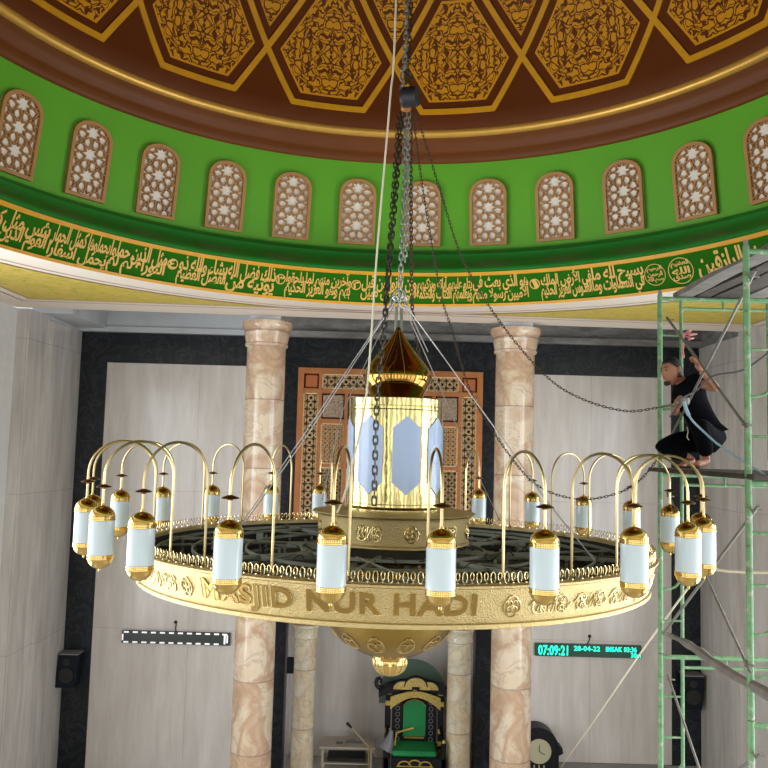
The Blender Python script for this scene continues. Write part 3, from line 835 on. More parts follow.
# tray and steel frame inside the ring
ob('bottom_tray', MB().lathe([(.45, -.965), (1.9, -.965), (1.9, -.98), (.45, -.98)], 96, CC), 'dark_tray', ch)
ob('inner_shade_sheet', MB().lathe([(1.90, -.975), (1.925, -.765)], 96, CC), 'dark_tray', ch)  # near-black sheet added so the inside of the ring stays dark
sf = MB()
for R in (.72, 1.15, 1.55, 1.82):
    sf.lathe([(R, -.80), (R+.014, -.80), (R+.014, -.778), (R, -.778), (R, -.80)], 72, CC)
for R in (1.35,):
    sf.lathe([(R, -.93), (R+.02, -.93), (R+.02, -.91), (R, -.91), (R, -.93)], 72, CC)
for k in range(16):
    a = rad(11+22.5*k); d = Vector((math.sin(a), -math.cos(a), 0)); C0 = Vector((CX, CY, H))
    w = d.cross(Vector((0, 0, 1)))*.011
    for z0, r0, r1 in ((-.79, .5, 1.93),) if k % 2 else ((-.86, .5, 1.93),):
        p, q = C0+d*r0+Vector((0, 0, z0)), C0+d*r1+Vector((0, 0, z0)); u = Vector((0, 0, .013))
        sf.add([p+w+u, p-w+u, p-w-u, p+w-u, q+w+u, q-w+u, q-w-u, q+w-u], [(0, 1, 5, 4), (1, 2, 6, 5), (2, 3, 7, 6), (3, 0, 4, 7)])
    for r0 in (.9, 1.35, 1.8):
        p = C0+d*r0; sf.box(p.x-.01, p.x+.01, p.y-.01, p.y+.01, H-.92, H-.79)
for k in range(8):
    a0, a1 = rad(20+45*k), rad(20+45*k+31)
    p = Vector((CX+.65*math.sin(a0), CY-.65*math.cos(a0), H-.785)); q = Vector((CX+1.8*math.sin(a1), CY-1.8*math.cos(a1), H-.785)); sf.tube([p, q], .010, 4)
ob('steel_frame', sf, 'steel_frame', ch, smooth=False)
cb = MB()
for k in range(26):
    a = random.uniform(0, 2*PI); r0 = random.uniform(.7, 1.7); P = []
    for j in range(6): 
        P.append((CX+(r0+random.uniform(-.08, .08))*math.sin(a+j*.09), CY-(r0+random.uniform(-.1, .1))*math.cos(a+j*.09), H+random.uniform(-.9, -.74)))
    cb.tube(bez(P, 4), .005, 4)
tag(ob('cabling', cb, 'wire_black', ch), kind='stuff')
for k in range(12):
    a = rad(15+30*k+random.uniform(-6, 6)); r0 = random.choice((1.25, 1.6)); p = (CX+r0*math.sin(a), CY-r0*math.cos(a))
    ob('driver_box', MB().bbox(p[0]-.03, p[0]+.03, p[1]-.018, p[1]+.018, H-.90, H-.80, .004), 'driver', ch, smooth=False)
# inner tier
tier = ob('tier_band', MB().lathe([(.36, -.478), (.56, -.478), (.645, -.490), (.65, -.497), (.64, -.503), (.605, -.512), (.598, -.53), (.592, -.70), (.605, -.712), (.605, -.725), (.58, -.735), (.5, -.735)], 96, CC), 'brass_band', ch, angle=25)
for k in range(12):
    a = rad(12+30*k)
    if k % 2 == 0: one(quatrefoil, tier, a, -.615, .062, .597, .0045)
    else: one(scroll, tier, a, -.615, .2, .07, .597, .004)
# drum with pale blue windows
dz0, dz1 = -.478, .40
dr = ob('lantern_drum', MB().lathe([(0, dz1), (.372, dz1), (.378, dz1-.004), (.378, dz1-.06), (.374, dz1-.064), (.378, dz1-.068), (.378, dz1-.088), (.374, dz1-.092), (.376, dz1-.096), (.376, -.415), (.372, -.42), (.378, -.424), (.378, -.44), (.395, -.46), (.395, -.478)], 128, CC), 'brass_drum', ch, angle=25)
for k in range(8):
    a0 = rad(12.4+45*k); mb = MB(); hw = .112
    outl = [(-hw, -.25), (0, -.345), (hw, -.25), (hw, .165), (0, .255), (-hw, .165)]
    cols = 12; vs = []
    for j in range(cols+1):
        s = -hw+2*hw*j/cols; zlo = -.25-(.095)*(1-abs(s)/hw); zhi = .165+.09*(1-abs(s)/hw)
        for z in (zlo, zhi):
            for rr in (.3835, .375): a = a0+s/.38; vs.append((CX+rr*math.sin(a), CY-rr*math.cos(a), H+z))
    fs = []
    for j in range(cols):
        b = j*4; fs += [(b, b+4, b+6, b+2), (b, b+1, b+5, b+4), (b+2, b+6, b+7, b+3)]
    fs += [(0, 2, 3, 1), (cols*4, cols*4+1, cols*4+3, cols*4+2)]
    ob('blue_panel', mb.add(vs, fs), 'lilac', dr, angle=60)
# onion dome
pk = [(.0, 1.0), (.018, .985), (.030, .955), (.053, .915), (.085, .865), (.126, .812), (.170, .757), (.212, .705), (.250, .655), (.274, .608), (.279, .572), (.268, .53), (.248, .492), (.226, .452), (.205, .41), (.20, .40)]
pr = [(v.x, v.y) for v in bez([Vector((r, z, 0)) for r, z in pk], 3)]
on = ob('onion_dome', MB().lathe(pr, 64, CC), 'brass_onion', ch, angle=180)
rb = MB()
for k in range(10):
    a = 2*PI*(k+.3)/10
    rb.tube([(CX+(r+.001)*math.sin(a), CY-(r+.001)*math.cos(a), H+z) for r, z in pr[5:29]], .0028, 4)
ob('seam_beading', rb, 'brass_pale', on)
sh = MB().tube([(CX-.022, CY, Z(.96)), (CX-.022, CY, Z(1.16))], .012, 8).tube([(CX+.022, CY, Z(.96)), (CX+.022, CY, Z(1.16))], .012, 8)
ob('suspension_stem', sh, 'steel_frame', ch)
hk = MB()
for dx in (-.035, .035): hk.tube([(CX+dx+.035*math.cos(t), CY+.01*math.cos(t), Z(1.2)+.05*math.sin(t)) for t in [PI*2*k/12 for k in range(12)]], .009, 6, closed=True)
hk.tube([(CX+.05*math.cos(t), CY, Z(1.255)+.05*math.sin(t)) for t in [PI*2*k/12 for k in range(12)]], .01, 6, closed=True)
ob('shackle', hk, 'chain_bright', ch)
# bowl under the ring
bp = [(.61*math.sin(t), -1.02-.61*math.cos(t)) for t in [PI/2*(1-k/14) for k in range(15)]]
bw = ob('bowl', MB().lathe([(.61, -.97)]+bp, 72, CC), 'brass_bowl', ch)
for k in range(12):
    a0 = 2*PI*k/12; so_ = MB()
    for sg in (1, -1):
        P = []
        for j in range(26):
            t = j/25; ang = t*2.6*PI; rr = .13*(1-t*.8)
            th = rad(44)+rr*math.cos(ang)*1.4; az = a0+sg*(.22+rr*math.sin(ang)*1.6)
            P.append((CX+.614*math.sin(th)*math.sin(az), CY-.614*math.sin(th)*math.cos(az), H-1.02-.614*math.cos(th)))
        so_.tube(P, .004, 4)
    ob('scroll_relief', so_, 'brass_band', bw)
kn = [(.06, -1.60), (.13, -1.605), (.142, -1.615), (.14, -1.632), (.128, -1.64), (.13, -1.66), (.125, -1.69), (.105, -1.73), (.07, -1.76), (.03, -1.775), (0, -1.78)]
kb = ob('pendant_knob', MB().lathe(kn, 40, CC), 'brass', ch)
fl = MB()
for k in range(14):
    a = 2*PI*k/14; fl.tube([(CX+(r+.002)*math.sin(a), CY-(r+.002)*math.cos(a), H+z) for r, z in kn[4:9]], [.004, .010, .011, .008, .004], 6)
ob('fluting', fl, 'brass_relief', kb)
# lamp arms
AZ = {-11: -174.5, -10: -160.6, -9: -147.1, -8: -129.8, -7: -113.8, -6: -97.4, -5: -80.1, -4: -69.5, -3: -53.3, -2: -40.0, -1: -23.3, 0: -8.7, 1: 5.2, 2: 19.3, 3: 35.1, 4: 51.3, 5: 63.7, 6: 76.2, 7: 95.8, 8: 110.6, 9: 126.0, 10: 141.1, 11: 156.0, 12: 170.6}
dz = Z(0)-ZC
def L(p): return (0, -p[0], p[1]+dz)
RL = 2.307; rc = (RL-1.85)/2
path = [(1.85, -.755), (1.85, -.5), (1.85, -.22)]+[(1.85+rc-rc*math.cos(t), -.22+rc*math.sin(t)) for t in [PI*k/16 for k in range(1, 16)]]+[(RL, -.22), (RL, -.30), (RL, -.41)]
am = MB().tube([L(p) for p in path], .0085, 8)
am.lathe([(.0, -.742), (.02, -.742), (.02, -.735), (.01, -.725)], 12, (0, -1.85, dz))
arm0 = ob('lamp_arm', am, 'brass_pale', ch, local=True)
lc = (0, -RL, dz)
subs = [ob('drip_disc', MB().lathe([(.009, -.266), (.02, -.270), (.044, -.279), (.049, -.284), (.044, -.287), (.018, -.289), (.009, -.296)], 24, lc), 'brass_dark', arm0, local=True),
 ob('top_cap', MB().lathe([(.009, -.385), (.012, -.398), (.03, -.403), (.050, -.414), (.066, -.430), (.075, -.448), (.078, -.463), (.081, -.465), (.081, -.470), (.078, -.472), (.078, -.480), (.081, -.482), (.081, -.489), (.078, -.491)], 28, lc), 'brass', arm0, local=True, angle=25),
 ob('opal_shade', MB().lathe([(.074, -.486), (.0765, -.489), (.0775, -.50), (.0775, -.695), (.0765, -.706), (.07, -.71)], 28, lc), 'opal', arm0, local=True),
 ob('bottom_cap', MB().lathe([(.077, -.702), (.0805, -.704), (.0805, -.711), (.078, -.713), (.078, -.720), (.0805, -.722), (.0805, -.728), (.077, -.732), (.072, -.748), (.06, -.766), (.042, -.781), (.02, -.79), (.009, -.792), (.009, -.80), (.006, -.808), (0, -.811)], 28, lc), 'brass', arm0, local=True, angle=25)]
first = True
for k in sorted(AZ):
    if first: a = arm0; first = False
    else:
        a = arm0.copy(); COL.objects.link(a); a.parent = ch
        for q in subs: d = q.copy(); COL.objects.link(d); d.parent = a
    a.rotation_euler = (0, 0, rad(AZ[k]))
# stay wires from the shackle to the ring frame
sw = MB(); top = Vector((CX, CY, Z(1.2)))
def stay(pts, r=.005): sw.tube(pts, r, 5)
stay([top+Vector((-.04, -.02, 0)), at(303.7, 440, 6.0), at(244, 524, 5.7)])
stay([top+Vector((-.05, -.02, 0)), at(300, 440, 6.05), at(240, 526, 5.75)], .004)
stay([top+Vector((-.03, -.04, 0)), at(342, 412, 5.85), at(322, 500, 5.45)], .004)
stay([top+Vector((.04, .0, 0)), at(500, 435, 6.0), at(546, 500, 5.8), at(594, 560, 5.62)])
stay([top+Vector((.03, .03, 0)), at(433, 372, 6.5), at(479, 477, 7.0), at(500, 521, 7.25)], .004)
stay([top+Vector((.05, .02, 0)), at(428, 352, 6.4)], .005)
ob('stay_wire', sw, 'wire', ch)

# =================================================================== CHAINS AND ROPES
def chain(pts, pitch, wire, width, mat, label):
    return single('chain', chain_mb(bez(pts, 6), pitch, wire, width), mat, label, 'chain')
apex = Z(DZ+DR-.05)
ceil_hook = thing('chain_hoist', 'black chain hoist with orange sides hanging high among the chains', 'hoist', at(408, 110, 6.3))
hp = at(409, 101, 6.25)
hb = MB().tube([hp+Vector((-.01, -.10, .02)), hp+Vector((.02, -.085, .02))], .075, 20)
cyl = MB().tube([hp+Vector((-.07, -.06, 0)), hp+Vector((-.045, -.065, 0)), hp+Vector((.06, -.09, 0)), hp+Vector((.07, -.095, 0))], [.06, .08, .08, .068], 24)
ob('gear_housing', cyl, 'hoist', ceil_hook)
ob('side_plate', MB().bbox(hp.x-.065, hp.x+.02, hp.y-.02, hp.y+.03, hp.z-.09, hp.z+.10, .02), 'hoist_orange', ceil_hook)
hkm = MB().tube([hp+Vector((-.03, 0, .14)), hp+Vector((-.03, 0, .2)), hp+Vector((-.01, 0, .24)), hp+Vector((.02, 0, .22)), hp+Vector((.02, 0, .18))], .012, 8)
ob('top_hook', hkm, 'chain_dark', ceil_hook)
chain([(hp.x-.02, 6.3, apex), at(407, 0, 6.35), at(403, 70, 6.35), at(402, 95, 6.33)], .05, .0075, .034, 'chain_bright', 'bright steel chain running from the dome top down to the hoist')
chain([(hp.x+.03, 6.42, apex), at(411, 0, 6.42), at(407, 60, 6.42), at(407, 88, 6.4)], .05, .007, .032, 'chain_dark', 'dark steel chain beside the bright chain above the hoist')
chain([at(402, 112, 6.35), at(396, 190, 6.2), at(388, 280, 6.05), at(384, 330, 5.95), at(377, 400, 5.86), at(374, 505, 5.80)], .055, .0075, .036, 'chain_dark', 'long grey chain hanging in front of the brass drum')
chain([at(399, 115, 6.3), at(392, 210, 6.12), at(386, 295, 6.0), at(385, 318, 5.96)], .045, .006, .03, 'chain_dark', 'short grey chain ending left of the shackle above onion dome')
chain([at(405, 112, 6.4), at(404, 200, 6.4), at(401, 262, 6.4), at(400.5, 303, 6.4)], .05, .0075, .034, 'chain_bright', 'shiny silver chain carrying the chandelier shackle')
chain([at(409, 112, 6.36), at(407, 200, 6.36), at(405, 262, 6.36)], .045, .0065, .03, 'chain_bright', 'shiny silver chain end hanging right beside the carrying chain')
chain([at(411, 108, 6.45), at(411, 200, 6.5), at(412, 300, 6.6), at(415, 330, 6.65), at(420, 362, 6.7), at(424, 395, 6.8)], .036, .006, .024, 'chain_rust', 'dark rusty chain passing behind the onion dome')
chain([at(413, 116, 6.5), at(423, 190, 6.6), at(440, 290, 6.75), at(452, 330, 6.8), at(468, 385, 6.85), at(492, 430, 6.9), at(533, 482, 6.95), at(576, 499, 6.95), at(615, 494, 6.9), at(640, 480, 6.9), at(660, 456, 6.9)], .03, .0036, .017, 'chain_rust', 'thin chain sagging low behind the right lamps to the plank')
chain([at(416, 112, 6.55), at(440, 190, 6.65), at(463, 260, 6.75), at(500, 322, 6.85), at(545, 375, 6.85), at(580, 398, 6.85), at(625, 411, 6.8), at(662, 407, 6.72)], .03, .0036, .017, 'chain_rust', 'thin chain sagging across the right pillar to the worker')
rp = [(at(396, 0, 6.1).x, 6.1, Z(8.1)), at(396, 0, 6.1), at(390, 100, 6.1), at(378, 240, 6.05), at(371, 340, 5.98), at(366, 398, 5.93), at(357, 445, 5.85), at(345, 493, 5.8), at(337, 513, 5.78)]
single('rope', MB().tube(bez(rp, 6), .0075, 6), 'rope', 'cream rope hanging from the dome past the onion dome', 'rope')
rp = [at(688, 588, 6.9), at(640, 654, 8.6), at(590, 727, 11.2), at(556, 775, 13.2)]
rp.append(Vector((rp[-1].x-.1, 13.4, .02)))
single('rope', MB().tube(bez(rp, 5), .009, 6), 'rope', 'white rope stretched slantwise down from the scaffold to the floor', 'rope')
single('cable', MB().tube(bez([at(712, 569, 6.1), at(735, 571.5, 6.0), at(790, 573, 5.7), at(830, 574, 5.5)], 5), .011, 6), 'rope', 'white cable running level between right lamps and scaffold', 'cable')

# =================================================================== SCAFFOLD
XF, YN, YF = 2.58, 5.6, 7.4
LV = [1.52, -.135, -1.79, -3.445]
HT = 1.655
def frame_parts(x, y, top, label, grp='green scaffold frames'):
    zb = Z(top-HT); t = thing('walkthrough_scaffold', label, 'scaffold', (x+.6, y, zb))
    W = 1.22; zt_ = Z(top)
    for xx in (x, x+W):
        ob('post', MB().tube([(xx, y, zb+.01), (xx, y, zt_)], .0235, 12), 'scaffold', t)
    for xx in (x+.20, x+W-.20):
        ob('inner_post', MB().tube([(xx, y, zb+.12), (xx, y, zt_-.03)], .017, 10), 'scaffold', t)
    ob('top_bar', MB().tube([(x, y, zt_-.03), (x+W, y, zt_-.03)], .021, 10), 'scaffold', t)
    ob('lower_bar', MB().tube([(x+.20, y, zt_-.12), (x+W-.2, y, zt_-.12)], .014, 8).tube([(x+.6, y, zt_-.12), (x+.6, y, zt_-.05)], .012, 8), 'scaffold', t)
    for dz_ in (.38, .74, 1.36):
        for xa in (x, x+W-.2): ob('rung', MB().tube([(xa, y, zt_-dz_), (xa+.2, y, zt_-dz_)], .010, 8), 'scaffold', t)
    for sg, xa in ((1, x), (-1, x+W)):
        P = [(xa, y, zt_-1.08), (xa+sg*.08, y, zt_-1.075), (xa+sg*.15, y, zt_-1.04), (xa+sg*.2, y, zt_-.96)]
        ob('curved_brace', MB().tube(bez(P, 4), .012, 8), 'scaffold', t)
    pins = MB()
    for xx in (x, x+W): pins.tube([(xx, y, zt_), (xx, y, zt_+.01)], .0235, 10).tube([(xx, y, zt_), (xx, y, zt_+.05)], .017, 10)
    if top == LV[0]: ob('coupling_pin', pins, 'brace', t)
    return t
nm = ['topmost green scaffold frame', 'second green scaffold frame from top', 'third green scaffold frame from top', 'bottom green scaffold frame']
for i, tp in enumerate(LV):
    frame_parts(XF, YN, tp, nm[i]+' on the near side')
    frame_parts(XF+.01, YF, tp, nm[i]+' on the far side by the worker')
for (xx, yy, w) in ((XF, YN, 'near left'), (XF+1.22, YN, 'near right'), (XF+.01, YF, 'far left'), (XF+1.23, YF, 'far right')):
    t = thing('base_jack', 'steel base jack under the %s scaffold post' % w, 'base jack', (xx, yy, 0))
    ob('screw', MB().tube([(xx, yy, .01), (xx, yy, Z(LV[3]-HT)+.005)], .016, 8), 'brace', t)
    ob('foot_plate', MB().box(xx-.07, xx+.07, yy-.07, yy+.07, 0, .012), 'brace', t, smooth=False)
wn_ = ['top', 'middle', 'lower']
for i, tp in enumerate(LV[:3]):
    for (d0, d1, w) in ((.23, 1.28, 'falling towards the camera'), (1.48, .22, 'rising towards the camera')):
        p, q = Vector((XF+(.09 if d0 < 1 else .035), YF+.0, Z(tp-d0))), Vector((XF-.035 if d0 < 1 else XF+.03, YN-.03, Z(tp-d1)))
        d = (q-p).normalized()*.06
        mb = MB().tube([p-d, q+d], .0115, 8).tube([p+Vector((-.02, 0, 0)), p+Vector((.05, 0, 0))], .008, 6).tube([q+Vector((-.02, 0, 0)), q+Vector((.05, 0, 0))], .008, 6)
        single('cross_brace', mb, 'brace', 'grey steel cross brace in the %s scaffold bay, %s' % (wn_[i], w), 'cross brace')
# decks
for k in range(4):
    x = 2.56+k*.3
    mb = MB().bbox(x, x+.27, YN-.12, YF+.25, Z(-.143), Z(-.105), .006)
    single('scaffold_plank', mb, 'plank', ['weathered plank under the knee of the worker, outermost of its deck', 'weathered plank under the feet of the worker, second from outside', 'weathered plank just behind the heels of the worker', 'weathered plank of the middle deck nearest the right wall'][k], 'plank', 'planks of the middle deck', smooth=False)
rr = [(2.74, .15, .03), (2.93, .13, .0), (3.10, .22, .02), (3.36, .2, .0), (3.60, .22, .03)]
for k, (x, w, dy) in enumerate(rr):
    mb = MB()
    n = 10; z0 = Z(1.513); vs = []
    for j in range(n+1):
        y = 7.62-dy*5-(7.62-4.95)*j/n; wob = .012*math.sin(j*1.3+k*2); th = .045+.01*math.sin(j*.9+k)
        vs += [(x+wob-.03*j/n*(1 if k == 0 else 0), y, z0), (x+w+wob, y, z0), (x+w+wob, y, z0+th), (x+wob, y, z0+th)]
    fs = [(0, 1, 2, 3), (n*4+3, n*4+2, n*4+1, n*4)]
    for j in range(n):
        b = j*4
        for s_ in range(4): fs.append((b+s_, b+4+s_, b+4+(s_+1) % 4, b+(s_+1) % 4))
    mb.add(vs, fs)
    single('scaffold_plank', mb, 'plank_grey' if k in (0, 3) else 'plank', ['rough grey plank on top deck, leftmost against the green band', 'dark plank on top deck beside the leftmost grey one', 'broad dark plank in the middle of the top deck', 'pale broad plank on top deck, second from the right', 'broad dark plank on top deck, rightmost'][k], 'plank', 'planks of the top deck', smooth=False)
# leaning log plank
P = [at(667, 634, 7.7), at(684, 642, 7.35), at(700, 652, 6.9), at(722, 668, 6.3), at(768, 694, 5.3), at(800, 712, 4.75)]
pp = bez(P, 4); mb = MB()
mb.tube(pp, [.016+.022*min(1, k/6)+.006*math.sin(k*1.7) for k in range(len(pp))], 7)
single('driftwood_board', mb, 'plank_grey', 'rough grey board lying slantwise through the lower scaffold', 'board', smooth=False)
# ribbon and hoses
rbm = MB()
for j, (a, b) in enumerate((((683, 333), (682, 356)), ((684, 334), (684, 358)))):
    p, q = at(a[0], a[1], YF-.06), at(b[0], b[1], YF-.05); rbm.tube(bez([p, (p+q)/2+Vector((.01*(-1)**j, 0, 0)), q], 4), .007, 5)
for (u, v) in ((697, 334), (694, 338), (691, 331)): rbm.tube(bez([at(683, 334, YF-.06), at(689, v, YF-.07), at(u, v, YF-.05), at(688, v+2, YF-.06)], 4), .006, 5)
single('ribbon', rbm, 'ribbon', 'faded pink and white ribbon knotted on far scaffold post', 'ribbon')
single('hose', MB().tube(bez([at(682, 398, 6.45), at(697, 390, 6.45), at(706, 381, 6.3), at(716, 375, 6.2), at(740, 371, 6.0), at(756, 362, 5.8), at(775, 348, 5.6), at(800, 335, 5.5)], 5), .007, 6), 'cone', 'grey hose curving from the worker past the near post', 'hose')
# small tool held by worker
tl = thing('turnbuckle', 'steel turnbuckle in front of the chest of the worker', 'tool', at(684, 404, 6.5))
ob('body', MB().bbox(at(680, 400, 6.5).x, at(688, 400, 6.5).x, 6.46, 6.53, at(680, 405, 6.5).z, at(680, 397, 6.5).z, .01), 'brace', tl)
ob('rod', MB().tube([at(661, 407, 6.7), at(676, 404, 6.6), at(684, 399, 6.5)], .010, 6).tube([at(670, 417, 6.6), at(676, 407, 6.55), at(682, 399, 6.5)], .009, 6), 'chain_dark', tl)
single('strap', MB().tube(bez([at(684, 402, 6.44), at(687, 411, 6.42), at(692, 420, 6.4), at(702, 430, 6.35), at(718, 444, 6.2), at(745, 462, 5.9), at(775, 481, 5.6), at(795, 492, 5.4)], 5), [.016]*8+[.009]*28, 7), 'strap', 'pale blue strap slanting down from turnbuckle across the worker', 'strap')

# =================================================================== WORKER
def skin_mesh(nodes, edges, sub=2):
    """nodes: name -> (pos, rx, ry)"""
    me = bpy.data.meshes.new('tmp'); names = list(nodes); idx = {n: i for i, n in enumerate(names)}
    me.from_pydata([nodes[n][0] for n in names], [(idx[a], idx[b]) for a, b in edges], [])
    o = bpy.data.objects.new('tmp', me); COL.objects.link(o)
    m = o.modifiers.new('s', 'SKIN'); m.use_smooth_shade = True
    for i, n in enumerate(names):
        r = nodes[n]; sv = me.skin_vertices[0].data[i]; sv.radius = (r[1], r[2] if len(r) > 2 else r[1]); sv.use_root = (i == 0)
    s2 = o.modifiers.new('u', 'SUBSURF'); s2.levels = sub; s2.render_levels = sub
    bpy.context.view_layer.update()
    out = bpy.data.meshes.new_from_object(o.evaluated_get(bpy.context.evaluated_depsgraph_get()))
    bpy.data.objects.remove(o); return out
wk = thing('person', 'squatting worker in black t-shirt and black trousers on the scaffold deck', 'person', (2.55, 6.9, Z(-.105)))
V = lambda u, v, y: at(u, v, y)
J = {'pelvis': V(708, 438, 6.95), 'waist': V(704, 420, 6.95), 'chest': V(690, 399, 6.93), 'upper': V(684.5, 387, 6.92), 'neck': V(680.5, 380, 6.92), 'headb': V(674.5, 374, 6.90),
     'shl': V(695, 381, 6.78), 'ell': V(717, 389, 6.62), 'wrl': V(701, 370, 6.56), 'hal': V(696, 363, 6.55),
     'shr': V(684, 388, 7.05), 'elr': V(675, 413, 6.98), 'wrr': V(676, 403, 6.72), 'har': V(679, 400, 6.62),
     'hipl': V(710, 440, 6.82), 'knl': V(697, 424, 6.52), 'anl': V(706, 457, 6.72), 'ftl': V(705, 463, 6.70), 'tol': V(696, 464.5, 6.58),
     'hipr': V(708, 441, 7.08), 'knr': V(658, 447, 6.98), 'anr': V(691, 458, 7.02), 'ftr': V(691, 463, 7.0), 'tor': V(681, 464.5, 6.90)}
N = {k: (J[k], .05) for k in J}
def body_nodes():
    n = {'waist': (J['waist'], .085), 'chest': (J['chest'], .11), 'upper': (J['upper'], .085), 'neck': (J['neck'], .05), 'headb': (J['headb'], .048), 'pelvis': (J['pelvis'], .06)}
    n.update({'shl': (J['shl'], .05), 'ell': (J['ell'], .037), 'wrl': (J['wrl'], .024), 'shr': (J['shr'], .05), 'elr': (J['elr'], .037), 'wrr': (J['wrr'], .024)})
    n['fal'] = ((J['ell']*.65+J['wrl']*.35), .037); n['far'] = ((J['elr']*.65+J['wrr']*.35), .037)
    n.update({'hipl': (J['hipl'], .055), 'knl': (J['knl'], .05), 'anl': (J['anl'], .034), 'ftl': (J['ftl']+Vector((.02, 0, .01)), .032), 'tol': (J['tol'], .024, .035)})
    n.update({'hipr': (J['hipr'], .055), 'knr': (J['knr'], .05), 'anr': (J['anr'], .034), 'ftr': (J['ftr']+Vector((.02, 0, .01)), .032), 'tor': (J['tor'], .024, .035)})
    return n
E_ = [('pelvis', 'waist'), ('waist', 'chest'), ('chest', 'upper'), ('upper', 'neck'), ('neck', 'headb'), ('upper', 'shl'), ('shl', 'ell'), ('ell', 'fal'), ('fal', 'wrl'), ('upper', 'shr'), ('shr', 'elr'), ('elr', 'far'), ('far', 'wrr'),
      ('pelvis', 'hipl'), ('hipl', 'knl'), ('knl', 'anl'), ('anl', 'ftl'), ('ftl', 'tol'), ('pelvis', 'hipr'), ('hipr', 'knr'), ('knr', 'anr'), ('anr', 'ftr'), ('ftr', 'tor')]
nn = body_nodes(); order = ['pelvis']+[k for k in nn if k != 'pelvis']
bm = MB().mesh_from(skin_mesh({k: nn[k] for k in order}, E_))
# hands: palm plus fingers closing round what they hold
def hand(wr, dirn, side, curl):
    d = dirn.normalized(); s = side.normalized(); c = curl.normalized()
    palm = wr+d*.045
    m2 = MB()
    me_ = skin_mesh({'w': (wr-d*.02, .024, .02), 'p': (wr+d*.03, .022, .034), 'k': (wr+d*.075, .016, .038)}, [('w', 'p'), ('p', 'k')])
    m2.mesh_from(me_)
    for i, ln in enumerate((.068, .075, .07, .055)):
        b = wr+d*.07+s*(-.03+.02*i)
        m2.tube([b-d*.02, b+d*ln*.35+c*.005, b+d*ln*.55+c*ln*.35, b+d*ln*.35+c*ln*.62, b+d*ln*.12+c*ln*.66], [.0095, .0095, .009, .0085, .0065], 8)
    b = wr+d*.02-s*.03
    m2.tube([b, b-s*.02+d*.022+c*.008, b-s*.022+d*.045+c*.025, b-s*.008+d*.056+c*.042], [.012, .011, .0095, .007], 8)
    return m2
rod_dir = (Vector((XF-.035, YN, Z(.13)))-Vector((XF-.035, YF, Z(1.29)))).normalized()
h1 = hand(J['wrl'], J['hal']-J['wrl']+Vector((-.01, 0, .03)), Vector((.3, .9, -.3)), Vector((-.8, -.1, .2)))
bm.add(h1.v, h1.f)
h2 = hand(J['wrr'], J['har']-J['wrr'], Vector((0, -.2, 1)), Vector((.3, -1, 0))); bm.add(h2.v, h2.f)
for (ft, to) in (('ftl', 'tol'), ('ftr', 'tor')):   # toes
    d = (J[to]-J[ft]); d.z = 0; d.normalize(); s = Vector((-d.y, d.x, 0)); b = J[to]+Vector((0, 0, -.006))
    for i, ln in enumerate((.045, .04, .036, .032, .026)):
        q = b+s*(-.03+.0155*i)*(1 if ft == 'ftl' else -1); bm.tube([q-d*.01, q+d*ln*.6, q+d*ln], [.0125-.001*i, .011-.001*i, .007], 7)
# head: an egg with jaw, nose, brow and ears, looking to the left and a little to the camera
hc = V(671.5, 371.5, 6.89)
fd = Vector((-.90, -.42, -.10)).normalized(); upv = Vector((-.12, 0, 1)); rt = fd.cross(upv).normalized(); upv = rt.cross(fd).normalized()
def hp_(x, y, z): return hc+rt*x+fd*y+upv*z      # x right, y forward, z up
vs = []; nA, nB = 28, 20
for j in range(nB+1):
    th = PI*j/nB
    for i in range(nA):
        a = 2*PI*i/nA; x = math.sin(th)*math.cos(a); y = math.sin(th)*math.sin(a); z = math.cos(th)
        X = x*.074; Yv = y*.096; Zv = z*.118
        if z < 0: X *= 1-.32*(-z)**1.2; Yv = Yv*(1-.18*(-z)) + .018*(-z)
        if y > .3:
            Yv += .024*math.exp(-(x/.13)**2-((z+.08)/.14)**2)*1.0     # nose
            Yv -= .007*math.exp(-((abs(x)-.42)/.16)**2-((z-.12)/.10)**2)   # eye sockets
            Yv += .006*math.exp(-(x/.3)**2-((z+.42)/.08)**2)          # lips
            Yv += .008*math.exp(-(x/.3)**2-((z+.78)/.16)**2)          # chin
            Yv += .004*math.exp(-((z-.28)/.07)**2)*(abs(x) < .6)
        vs.append(hp_(X, Yv, Zv))
bm.add(vs, [(j*nA+i, (j+1)*nA+i, (j+1)*nA+(i+1) % nA, j*nA+(i+1) % nA) for j in range(nB) for i in range(nA)])
for sg in (-1, 1):
    e = [hp_(sg*.076+sg*.008*math.cos(t), -.012+.017*math.sin(t), .0+.03*math.cos(t)) for t in [2*PI*k/12 for k in range(12)]]
    bm.tube(e, .006, 6, closed=True).sphere(hp_(sg*.074, -.012, 0), .016, 8, 6, (.5, 1, 1.4))
body = ob('body', bm, 'skin', wk, angle=180)
# hair cap and beard
vs = []; fs = []; keep = {}
for j in range(nB+1):
    th = PI*j/nB*.78
    for i in range(nA):
        a = 2*PI*i/nA; x = math.sin(th)*math.cos(a); y = math.sin(th)*math.sin(a); z = math.cos(th)
        tuft = 1+.02*math.sin(i*5+j*3)
        vs.append(hp_(x*.081*tuft, y*.103*tuft-.004, z*.129*tuft+.004))
def keepf(th, a):
    y = math.sin(th)*math.sin(a); z = math.cos(th); x = math.sin(th)*math.cos(a)
    if y > .0: return z > .42+.16*y - (.5*max(0, abs(x)-.6) if y < .5 else 0)
    return z > -.5
for j in range(nB):
    for i in range(nA):
        th = PI*(j+.5)/nB*.78; a = 2*PI*(i+.5)/nA
        if keepf(th, a): fs.append((j*nA+i, (j+1)*nA+i, (j+1)*nA+(i+1) % nA, j*nA+(i+1) % nA))
hm = MB().add(vs, fs); hair = ob('hair', hm, 'hair', body, angle=180)
md = hair.modifiers.new('thick', 'SOLIDIFY'); md.thickness = .012; md.offset = -1
bd = MB()
